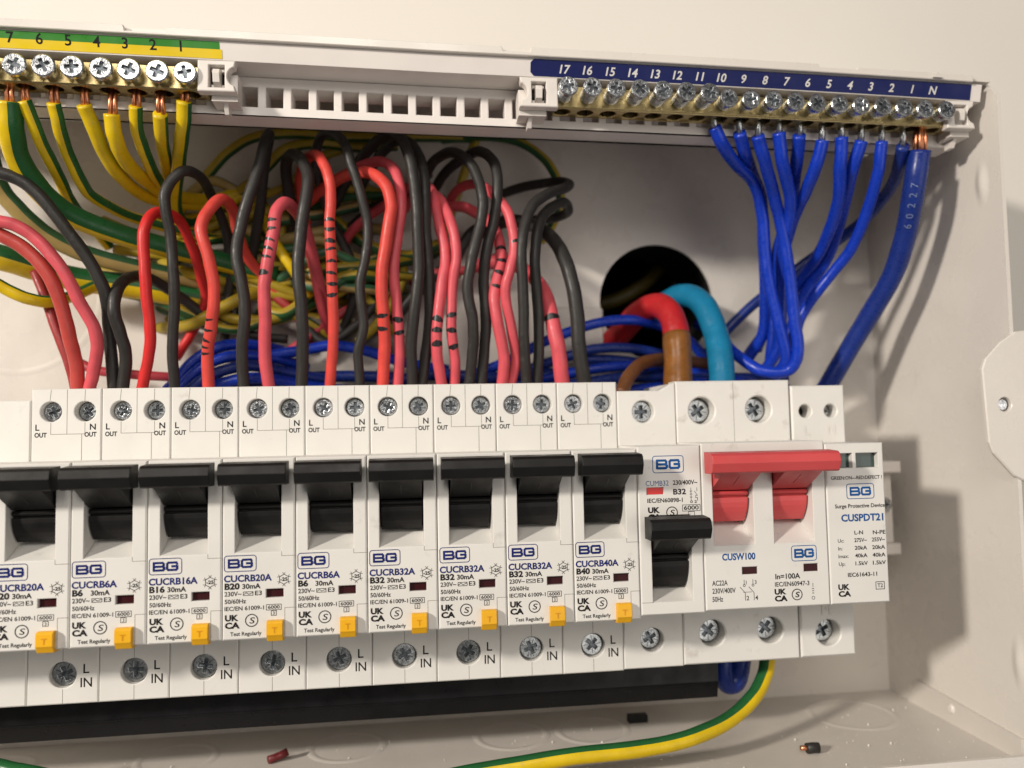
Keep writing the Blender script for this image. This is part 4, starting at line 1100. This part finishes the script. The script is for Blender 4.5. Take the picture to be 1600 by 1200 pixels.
    ('bl', 1.8, 'blue wire second in left bundle behind B16', [(29.5, 28.0, 0.4), (37.2, 29.0, 8.4), (46.9, 31.0, 11.8), (57.7, 37.0, 11.4), (67.0, 44.0, 8.8)], {'mat': 'blue'}),
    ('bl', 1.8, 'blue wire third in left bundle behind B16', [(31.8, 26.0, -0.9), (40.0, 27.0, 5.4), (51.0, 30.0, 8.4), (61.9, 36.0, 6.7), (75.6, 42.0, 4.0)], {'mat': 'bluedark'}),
    ('bl', 1.8, 'blue wire lowest in left bundle behind B16', [(34.9, 25.0, -1.8), (43.2, 26.0, 2.5), (53.3, 28.0, 4.5), (66.2, 34.0, 2.7), (84.2, 40.0, 0.3), (114.1, 42.0, 0.0), (136.4, 44.0, 0.3)], {'mat': 'blue'}),
    ('bl', 3.3, 'dark blue cable loop hanging below main switch', [(199.6, 20.0, -84.2), (199.7, 20.0, -92.3), (201.3, 20.0, -96.0), (204.4, 20.0, -94.2), (206.5, 20.0, -84.6)], {'mat': 'bluedark'}),
    ('cy', 4.2, 'thick cyan cable from round hole into main switch', [(191.5, 64.0, 27.7), (195.3, 52.0, 32.4), (199.7, 42.0, 33.3), (203.1, 34.0, 28.3), (204.5, 28.0, 17.7), (204.1, 23.0, 6.7), (202.9, 20.0, -2.4)], {}),
    ('tr', 4.4, 'thick red cable with brown sleeve from round hole', [(167.8, 66.0, 13.3), (177.3, 54.0, 20.3), (182.8, 43.0, 27.4), (187.6, 36.0, 28.6), (190.3, 30.0, 23.2), (190.1, 26.0, 12.5), (188.6, 22.0, -2.1)], {}),
    ('br', 2.3, 'brown wire bending into small breaker terminal', [(168.7, 20.0, -2.7), (173.2, 24.0, 4.0), (180.1, 30.0, 8.4), (192.3, 38.0, 10.0), (209.4, 46.0, 8.7)], {}),
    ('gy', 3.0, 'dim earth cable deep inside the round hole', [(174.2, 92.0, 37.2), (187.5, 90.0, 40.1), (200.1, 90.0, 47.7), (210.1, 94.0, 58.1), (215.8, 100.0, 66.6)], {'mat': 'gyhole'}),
    ('cy', 2.5, 'dim grey cable deep inside the round hole', [(211.0, 92.0, 37.2), (215.5, 94.0, 49.9), (220.7, 98.0, 60.5)], {'mat': 'greycable'}),
    ('cy', 3.2, 'grey sheathed cable lying behind the pink ticked wires', [(27.5, 52.0, 36.2), (44.9, 50.0, 32.6), (60.0, 49.0, 25.8), (79.3, 50.0, 21.4), (101.3, 51.0, 16.9)], {'mat': 'greycable'}),
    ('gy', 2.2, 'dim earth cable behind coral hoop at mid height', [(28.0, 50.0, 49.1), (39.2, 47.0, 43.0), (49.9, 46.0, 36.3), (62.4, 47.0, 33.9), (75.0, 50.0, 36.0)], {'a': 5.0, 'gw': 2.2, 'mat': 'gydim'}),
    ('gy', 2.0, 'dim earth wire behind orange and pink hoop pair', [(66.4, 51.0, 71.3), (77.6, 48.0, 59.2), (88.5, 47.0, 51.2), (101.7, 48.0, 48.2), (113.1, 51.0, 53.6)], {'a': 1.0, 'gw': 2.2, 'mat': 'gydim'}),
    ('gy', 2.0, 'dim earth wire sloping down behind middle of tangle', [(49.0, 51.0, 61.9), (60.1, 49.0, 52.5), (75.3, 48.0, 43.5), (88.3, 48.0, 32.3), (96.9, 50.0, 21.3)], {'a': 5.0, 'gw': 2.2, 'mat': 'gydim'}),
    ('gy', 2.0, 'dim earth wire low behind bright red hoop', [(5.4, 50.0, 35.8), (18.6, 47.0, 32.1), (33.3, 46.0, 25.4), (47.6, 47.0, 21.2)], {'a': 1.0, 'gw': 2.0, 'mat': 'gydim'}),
    ('bk', 2.0, 'dark wire lying across tangle behind coral dotted wire', [(55.6, 50.0, 43.8), (68.9, 47.0, 38.8), (81.8, 47.0, 36.6), (94.9, 50.0, 41.7)], {}),
    ('bk', 2.0, 'dark wire rising behind pink hoop of B32 pair', [(92.5, 50.0, 21.4), (101.5, 48.0, 32.3), (112.8, 47.0, 43.5), (119.9, 50.0, 53.4)], {}),
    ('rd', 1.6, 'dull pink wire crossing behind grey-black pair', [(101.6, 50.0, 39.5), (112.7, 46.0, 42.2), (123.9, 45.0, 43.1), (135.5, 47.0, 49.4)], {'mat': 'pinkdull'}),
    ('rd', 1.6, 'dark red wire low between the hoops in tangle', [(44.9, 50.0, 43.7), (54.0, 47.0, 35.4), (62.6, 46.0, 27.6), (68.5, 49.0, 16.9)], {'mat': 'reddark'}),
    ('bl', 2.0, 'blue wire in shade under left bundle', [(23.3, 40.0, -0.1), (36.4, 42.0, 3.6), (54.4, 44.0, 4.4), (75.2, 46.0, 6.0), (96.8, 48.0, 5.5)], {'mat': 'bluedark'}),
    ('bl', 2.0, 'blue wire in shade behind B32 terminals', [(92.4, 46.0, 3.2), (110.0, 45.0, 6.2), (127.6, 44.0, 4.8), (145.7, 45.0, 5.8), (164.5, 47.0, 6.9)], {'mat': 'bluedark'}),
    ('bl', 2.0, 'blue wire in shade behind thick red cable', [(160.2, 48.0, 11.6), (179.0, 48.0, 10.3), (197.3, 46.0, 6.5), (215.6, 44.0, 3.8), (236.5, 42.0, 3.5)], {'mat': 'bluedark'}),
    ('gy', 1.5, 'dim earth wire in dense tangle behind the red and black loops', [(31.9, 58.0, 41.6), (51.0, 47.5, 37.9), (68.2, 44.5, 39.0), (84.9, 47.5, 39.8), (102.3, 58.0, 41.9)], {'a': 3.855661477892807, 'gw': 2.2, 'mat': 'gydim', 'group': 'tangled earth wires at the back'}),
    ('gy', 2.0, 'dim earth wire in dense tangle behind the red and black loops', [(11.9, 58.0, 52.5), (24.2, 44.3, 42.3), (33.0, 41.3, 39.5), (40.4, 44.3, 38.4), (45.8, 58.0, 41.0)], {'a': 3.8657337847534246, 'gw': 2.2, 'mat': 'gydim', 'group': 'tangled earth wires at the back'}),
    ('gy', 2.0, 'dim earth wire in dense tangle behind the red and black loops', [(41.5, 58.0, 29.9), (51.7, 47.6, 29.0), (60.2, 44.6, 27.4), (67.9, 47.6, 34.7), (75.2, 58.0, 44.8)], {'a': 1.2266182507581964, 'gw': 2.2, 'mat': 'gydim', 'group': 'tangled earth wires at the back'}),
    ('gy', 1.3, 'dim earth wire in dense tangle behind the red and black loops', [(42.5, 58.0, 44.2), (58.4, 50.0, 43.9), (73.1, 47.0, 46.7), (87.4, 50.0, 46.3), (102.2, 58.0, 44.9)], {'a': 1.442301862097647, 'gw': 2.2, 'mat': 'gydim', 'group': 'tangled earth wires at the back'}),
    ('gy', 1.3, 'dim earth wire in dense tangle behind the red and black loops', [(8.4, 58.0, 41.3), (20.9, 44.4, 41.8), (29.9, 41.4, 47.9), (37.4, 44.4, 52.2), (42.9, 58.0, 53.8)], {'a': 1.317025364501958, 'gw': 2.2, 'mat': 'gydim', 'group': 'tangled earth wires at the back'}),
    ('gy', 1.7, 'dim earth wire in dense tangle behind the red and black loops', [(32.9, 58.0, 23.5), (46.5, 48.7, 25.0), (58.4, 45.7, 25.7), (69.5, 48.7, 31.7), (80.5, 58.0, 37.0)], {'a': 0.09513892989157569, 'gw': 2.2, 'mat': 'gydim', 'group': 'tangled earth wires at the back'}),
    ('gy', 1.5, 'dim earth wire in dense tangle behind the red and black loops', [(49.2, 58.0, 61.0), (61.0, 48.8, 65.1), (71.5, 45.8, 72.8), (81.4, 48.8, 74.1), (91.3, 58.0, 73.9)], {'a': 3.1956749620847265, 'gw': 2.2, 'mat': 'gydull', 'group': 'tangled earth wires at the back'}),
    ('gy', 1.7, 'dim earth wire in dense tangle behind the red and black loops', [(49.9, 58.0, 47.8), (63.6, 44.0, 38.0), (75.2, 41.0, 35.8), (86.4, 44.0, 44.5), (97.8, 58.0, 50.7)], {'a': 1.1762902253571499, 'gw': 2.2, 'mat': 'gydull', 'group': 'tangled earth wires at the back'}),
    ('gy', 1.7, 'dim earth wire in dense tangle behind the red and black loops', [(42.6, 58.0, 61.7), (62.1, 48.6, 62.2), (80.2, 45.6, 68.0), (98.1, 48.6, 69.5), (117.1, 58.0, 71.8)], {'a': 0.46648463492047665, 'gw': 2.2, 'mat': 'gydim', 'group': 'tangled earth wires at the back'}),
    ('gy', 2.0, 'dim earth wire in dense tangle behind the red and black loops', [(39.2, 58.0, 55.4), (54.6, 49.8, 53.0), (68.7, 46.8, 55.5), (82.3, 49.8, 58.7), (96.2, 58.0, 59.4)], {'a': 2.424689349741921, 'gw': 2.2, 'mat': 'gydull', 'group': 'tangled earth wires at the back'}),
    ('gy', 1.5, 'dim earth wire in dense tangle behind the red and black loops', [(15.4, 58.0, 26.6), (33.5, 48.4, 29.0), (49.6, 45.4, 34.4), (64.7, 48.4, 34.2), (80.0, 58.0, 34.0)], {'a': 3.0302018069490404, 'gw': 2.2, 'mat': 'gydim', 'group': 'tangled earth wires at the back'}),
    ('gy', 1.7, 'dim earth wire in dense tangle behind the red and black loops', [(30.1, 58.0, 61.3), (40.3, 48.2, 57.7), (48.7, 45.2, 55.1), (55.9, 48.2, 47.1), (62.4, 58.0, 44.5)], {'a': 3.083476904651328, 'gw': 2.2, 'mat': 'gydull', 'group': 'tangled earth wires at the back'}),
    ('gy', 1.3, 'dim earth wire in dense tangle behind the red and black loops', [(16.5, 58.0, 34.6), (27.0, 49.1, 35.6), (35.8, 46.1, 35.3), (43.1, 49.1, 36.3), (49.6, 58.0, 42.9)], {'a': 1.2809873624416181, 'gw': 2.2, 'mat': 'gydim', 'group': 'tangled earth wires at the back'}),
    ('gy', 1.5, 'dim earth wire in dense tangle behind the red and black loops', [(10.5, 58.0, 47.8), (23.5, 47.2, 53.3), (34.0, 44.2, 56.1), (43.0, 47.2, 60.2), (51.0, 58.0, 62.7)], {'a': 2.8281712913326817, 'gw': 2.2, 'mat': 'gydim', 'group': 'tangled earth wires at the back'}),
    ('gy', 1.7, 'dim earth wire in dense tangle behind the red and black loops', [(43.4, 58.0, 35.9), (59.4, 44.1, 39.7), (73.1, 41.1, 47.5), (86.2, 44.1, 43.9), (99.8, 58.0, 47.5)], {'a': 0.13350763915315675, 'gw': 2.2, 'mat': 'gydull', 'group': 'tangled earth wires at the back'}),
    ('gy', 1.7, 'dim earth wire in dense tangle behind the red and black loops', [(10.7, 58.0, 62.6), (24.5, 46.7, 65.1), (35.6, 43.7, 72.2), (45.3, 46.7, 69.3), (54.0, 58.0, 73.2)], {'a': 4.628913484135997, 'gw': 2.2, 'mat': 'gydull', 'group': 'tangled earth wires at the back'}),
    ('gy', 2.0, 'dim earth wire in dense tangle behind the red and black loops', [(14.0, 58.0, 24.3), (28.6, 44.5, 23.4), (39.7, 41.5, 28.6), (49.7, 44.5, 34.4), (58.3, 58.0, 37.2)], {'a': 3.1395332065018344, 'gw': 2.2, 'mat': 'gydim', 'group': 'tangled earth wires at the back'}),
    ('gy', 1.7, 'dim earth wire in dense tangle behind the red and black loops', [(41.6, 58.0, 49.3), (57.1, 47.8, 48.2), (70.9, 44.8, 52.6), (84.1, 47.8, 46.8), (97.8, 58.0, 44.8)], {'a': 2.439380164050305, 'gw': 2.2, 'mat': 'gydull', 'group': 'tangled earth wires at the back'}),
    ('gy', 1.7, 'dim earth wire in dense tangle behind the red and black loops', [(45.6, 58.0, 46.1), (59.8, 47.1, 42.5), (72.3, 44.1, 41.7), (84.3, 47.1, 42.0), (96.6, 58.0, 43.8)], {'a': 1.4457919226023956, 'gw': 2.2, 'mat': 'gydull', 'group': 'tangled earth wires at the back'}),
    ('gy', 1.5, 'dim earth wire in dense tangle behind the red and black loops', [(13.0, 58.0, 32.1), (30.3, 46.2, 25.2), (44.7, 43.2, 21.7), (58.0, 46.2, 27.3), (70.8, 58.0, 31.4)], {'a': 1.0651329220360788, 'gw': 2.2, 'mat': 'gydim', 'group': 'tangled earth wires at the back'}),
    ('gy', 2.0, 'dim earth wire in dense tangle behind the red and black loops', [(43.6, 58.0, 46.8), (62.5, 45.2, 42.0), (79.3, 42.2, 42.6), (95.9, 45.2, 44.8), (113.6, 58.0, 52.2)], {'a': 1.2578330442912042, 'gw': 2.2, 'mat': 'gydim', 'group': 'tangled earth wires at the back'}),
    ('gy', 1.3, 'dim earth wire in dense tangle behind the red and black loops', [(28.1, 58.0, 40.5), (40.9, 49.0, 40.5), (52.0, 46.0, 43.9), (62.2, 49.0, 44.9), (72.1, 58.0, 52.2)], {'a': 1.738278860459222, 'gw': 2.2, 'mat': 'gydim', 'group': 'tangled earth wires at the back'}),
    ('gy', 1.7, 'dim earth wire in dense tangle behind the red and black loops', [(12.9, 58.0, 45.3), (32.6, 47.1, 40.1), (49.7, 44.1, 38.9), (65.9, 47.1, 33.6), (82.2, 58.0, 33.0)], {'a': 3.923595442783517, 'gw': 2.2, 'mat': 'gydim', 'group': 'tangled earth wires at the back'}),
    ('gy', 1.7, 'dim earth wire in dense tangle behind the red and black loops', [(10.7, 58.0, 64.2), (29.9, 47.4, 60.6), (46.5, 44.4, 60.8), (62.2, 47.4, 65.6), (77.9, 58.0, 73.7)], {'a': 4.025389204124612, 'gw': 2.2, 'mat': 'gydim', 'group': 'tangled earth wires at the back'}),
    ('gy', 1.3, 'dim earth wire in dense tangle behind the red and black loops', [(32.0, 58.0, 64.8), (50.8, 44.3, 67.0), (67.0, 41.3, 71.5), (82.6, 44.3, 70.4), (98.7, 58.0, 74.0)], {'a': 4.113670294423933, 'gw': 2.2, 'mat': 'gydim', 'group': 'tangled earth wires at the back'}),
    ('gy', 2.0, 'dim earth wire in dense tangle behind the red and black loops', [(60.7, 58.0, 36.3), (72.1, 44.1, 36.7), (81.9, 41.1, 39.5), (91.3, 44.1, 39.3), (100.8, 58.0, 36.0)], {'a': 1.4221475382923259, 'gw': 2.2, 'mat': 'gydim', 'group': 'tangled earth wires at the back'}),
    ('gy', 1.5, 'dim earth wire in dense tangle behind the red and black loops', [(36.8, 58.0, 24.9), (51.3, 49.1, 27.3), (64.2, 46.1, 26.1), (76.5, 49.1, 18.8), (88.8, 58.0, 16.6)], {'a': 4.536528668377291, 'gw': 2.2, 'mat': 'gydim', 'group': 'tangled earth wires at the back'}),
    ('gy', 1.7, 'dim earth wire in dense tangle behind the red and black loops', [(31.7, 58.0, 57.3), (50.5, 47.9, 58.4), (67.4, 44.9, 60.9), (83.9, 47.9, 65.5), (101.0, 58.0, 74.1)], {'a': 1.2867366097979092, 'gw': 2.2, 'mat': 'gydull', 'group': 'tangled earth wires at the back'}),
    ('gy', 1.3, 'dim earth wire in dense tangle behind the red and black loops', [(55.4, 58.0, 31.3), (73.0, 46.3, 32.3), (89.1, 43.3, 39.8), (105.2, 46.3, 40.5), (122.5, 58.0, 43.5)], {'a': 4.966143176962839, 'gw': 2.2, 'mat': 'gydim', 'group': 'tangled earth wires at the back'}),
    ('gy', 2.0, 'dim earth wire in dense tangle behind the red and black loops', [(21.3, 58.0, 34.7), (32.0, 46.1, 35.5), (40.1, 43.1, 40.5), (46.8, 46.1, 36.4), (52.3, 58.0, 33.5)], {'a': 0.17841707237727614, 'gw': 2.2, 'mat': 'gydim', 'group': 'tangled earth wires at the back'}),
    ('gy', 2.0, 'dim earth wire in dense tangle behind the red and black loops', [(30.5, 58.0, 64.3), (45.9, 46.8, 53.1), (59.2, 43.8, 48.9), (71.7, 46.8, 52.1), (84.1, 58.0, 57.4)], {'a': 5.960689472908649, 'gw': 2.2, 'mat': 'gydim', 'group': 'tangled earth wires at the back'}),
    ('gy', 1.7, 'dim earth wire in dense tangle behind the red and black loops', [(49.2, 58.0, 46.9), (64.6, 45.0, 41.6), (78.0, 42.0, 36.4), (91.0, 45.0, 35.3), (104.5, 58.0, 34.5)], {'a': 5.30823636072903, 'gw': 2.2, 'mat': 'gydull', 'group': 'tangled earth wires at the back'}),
]
def spline(P, per=10):
    P = [Vector(p) for p in P]
    E = [P[0] * 2 - P[1]] + P + [P[-1] * 2 - P[-2]]
    out = []
    for i in range(len(P) - 1):
        p0, p1, p2, p3 = E[i:i + 4]
        for k in range(per):
            t = k / per
            out.append(0.5 * ((2 * p1) + (p2 - p0) * t + (2 * p0 - 5 * p1 + 4 * p2 - p3) * t * t + (3 * p1 - p0 - 3 * p2 + p3) * t ** 3))
    out.append(P[-1])
    return out
NAMES = {'gy': 'earth_wire', 'bk': 'black_wire', 'rd': 'red_wire', 'bl': 'blue_wire', 'cy': 'cable', 'tr': 'red_cable', 'br': 'brown_wire'}
GROUPS = {'gy': 'green and yellow earth wires', 'bk': 'black neutral wires', 'rd': 'red and pink live wires', 'bl': 'blue neutral wires'}
for kind, r, label, P, o in WIRES:
    C = spline(P)
    # slight unevenness of hand-bent wire
    ph = [random.uniform(0, 6.28) for _ in range(4)]
    amp = 0.10 if r < 3 else 0.05
    for i in range(1, len(C) - 1):
        e = min(1.0, i / 6.0, (len(C) - 1 - i) / 6.0)
        C[i] = C[i] + Vector((math.sin(i * 0.31 + ph[0]) + 0.35 * math.sin(i * 0.83 + ph[1]), math.sin(i * 0.27 + ph[2]), 0.3 * math.sin(i * 0.5 + ph[3]))) * amp * e
    R0 = r
    def r_of(f, n=len(C), ph=ph, R0=R0):
        return R0 * (1 + 0.012 * math.sin(f * n * 0.4 + ph[1]) + 0.008 * math.sin(f * n * 0.9 + ph[2]))
    mb = MB()
    base = P[-1] if kind in ('gy', 'bl') else P[0]
    if kind == 'gy':
        a, gw = o.get('a', 2.4), o.get('gw', 1.9)
        def band(t, a=a, gw=gw):
            d = (t - a + math.pi) % (2 * math.pi) - math.pi
            return 1 if abs(d) < gw / 2 else 0
        pre = o.get('mat', 'gy')
        mats = [pre + 'Y', pre + 'G']
        mb.sweep(C, r_of, 22, band)
    else:
        band = None
        mats = {'bk': 'bk', 'bl': o.get('mat', 'blue'), 'rd': o.get('mat', 'red'), 'cy': o.get('mat', 'cyan'), 'tr': 'tailred', 'br': 'brown'}[kind]
        mb.sweep(C, r_of, 16 if r < 3 else 24)
    name = NAMES[kind]
    if o.get('mat') == 'greycable':
        name = 'grey_cable'
    wo = obj(name, mb, mats, None, True, tuple(base))
    tag(wo, label, 'cable' if kind in ('cy', 'tr') else 'wire', o.get('group') or GROUPS.get(kind))
    if o.get('core'):
        p0 = Vector(P[0])
        top = Vector((p0.x + (0.0 if o['core'] > 1 else 0.2), -6.4, 81.5 + bow(p0.x)))
        n = {1: 2, 2: 1, 3: 9}[o['core']]
        mb = MB()
        for q in range(n):
            ang = 2.4 * q
            rr = 0 if n == 1 else (0.75 if n == 2 else r * 0.62 * math.sqrt((q + 0.3) / n))
            off = Vector((math.cos(ang) * rr, math.sin(ang) * rr * (0.3 if n == 2 else 1), 0))
            d = (p0 - Vector(C[3])).normalized()
            mb.sweep([p0 - d * 1.0 + off, p0 + (top - p0) * 0.4 + off + Vector((random.uniform(-.2, .2), 0, 0)), top + off * 0.7], {1: 0.62, 2: 1.05, 3: 0.62}[o['core']], 10)
        obj('copper_core', mb, 'steeldark' if o['core'] == 2 else 'copper', wo, True, tuple(base))
    for k in o.get('marks', []):
        tpar, ln = k[0], k[1]
        arc = k[2] if len(k) > 2 else 2.2
        i = min(len(C) - 2, max(1, int(tpar * 10)))
        c0 = C[i]
        t = (C[i + 1] - C[i - 1]).normalized()
        view = (Vector(CAM_POS) - c0)
        n = (view - t * view.dot(t)).normalized()
        bi = t.cross(n)
        if bi.x < 0:
            bi = -bi
        mid = o.get('mang', 0.0) + random.uniform(-0.15, 0.15)
        mb = MB()
        seg = 9
        vs = []
        tl, hk = random.uniform(-0.5, 0.9), random.uniform(-2.0, 2.0)
        ln *= random.uniform(0.7, 1.25)
        for q in range(seg + 1):
            f = q / seg
            ang = mid + (f - 0.5) * arc
            taper = 1.0 - 0.65 * abs(2 * f - 1) ** 1.5
            sk = random.uniform(-0.10, 0.10) + tl * (f - 0.5) + hk * (f - 0.5) ** 2
            d = (n * math.cos(ang) + bi * math.sin(ang)) * (r * 1.04 + 0.03)
            vs += [c0 + d + t * (ln * 1.0 * taper + sk), c0 + d - t * (ln * 1.0 * taper - sk)]
        mb.add(vs, [(2 * q, 2 * q + 1, 2 * q + 3, 2 * q + 2) for q in range(seg)])
        obj('pen_mark', mb, 'pen', wo, True, tuple(base))
    if kind == 'tr':
        mb = MB()
        seg = C[int(len(C) * 0.76):]
        mb.sweep(seg, lambda f: r + 0.25 + 0.12 * math.sin(9 * f), 24)
        obj('brown_sleeve', mb, 'sleeve', wo, True, tuple(base))
    if label.startswith('thickest dark blue'):
        mb = MB()
        for q, ch in enumerate('60227'):
            i = 17 - q * 2
            c0 = C[i]
            t = (C[i - 1] - C[i + 1]).normalized()
            view = (Vector(CAM_POS) - c0)
            n = (view - t * view.dot(t)).normalized()
            sd = t.cross(n)
            vs, fs, wd = glyphs(ch)
            pts = []
            for u, v in vs:
                aa = ((v - 0.35) * 3.0) / r
                rad = n * math.cos(aa) - sd * math.sin(aa)
                pts.append(c0 + rad * (r * 1.03 + 0.04) + t * ((u - wd / 2) * 3.2))
            mb.add(pts, fs)
        obj('cable_print', mb, 'cableprint', wo, False, tuple(base))

# ------------------------------------------------------------------ scraps on the floor of the box
t = thing('wire_offcut', 'black wire offcut with bare copper end on the enclosure floor', 'offcut', (220.5, 5.5, ZF))
mb = MB()
mb.sweep([(219.6, 5.5, ZF + 1.6), (221.5, 5.6, ZF + 1.65), (223.4, 5.3, ZF + 1.6)], 1.55, 14)
obj('insulation', mb, 'bk', t, True)
mb = MB()
mb.sweep([(217.6, 5.3, ZF + 1.9), (219.0, 5.4, ZF + 1.8), (220.0, 5.5, ZF + 1.7)], 0.75, 10)
obj('copper_core', mb, 'copper', t, True)
mb = MB()
mb.sweep([(57.2, 26.6, ZF + 1.3), (58.8, 27.6, ZF + 1.4), (60.6, 27.8, ZF + 1.9), (62.6, 28.6, ZF + 2.6)], 1.2, 12)
tag(obj('wire_offcut', mb, 'scrap', None, True, (60, 27, ZF)), 'dark red wire offcut on enclosure floor at bottom left', 'offcut')
mb = MB()
for i in range(420):
    x = random.uniform(120, 276) if i < 300 else random.uniform(-30, 200)
    y = random.uniform(-10, 38)
    s = 0.09 + 0.45 * random.random() ** 6
    c = Vector((x, y, ZF + s * 0.6))
    vs = [c + Vector((random.uniform(.6, 1.2) * s * dx, random.uniform(.6, 1.2) * s * dy, random.uniform(.5, 1) * s * dz)) for dx, dy, dz in ((1, 0, 0), (-1, 0, 0), (0, 1, 0), (0, -1, 0), (0, 0, 1), (0, 0, -1))]
    mb.add(vs, [(0, 2, 4), (2, 1, 4), (1, 3, 4), (3, 0, 4), (2, 0, 5), (1, 2, 5), (3, 1, 5), (0, 3, 5)])
o = tag(obj('plaster_crumbs', mb, 'crumb', None), 'white plaster crumbs and dust scattered on the enclosure floor', 'debris', kind='stuff')
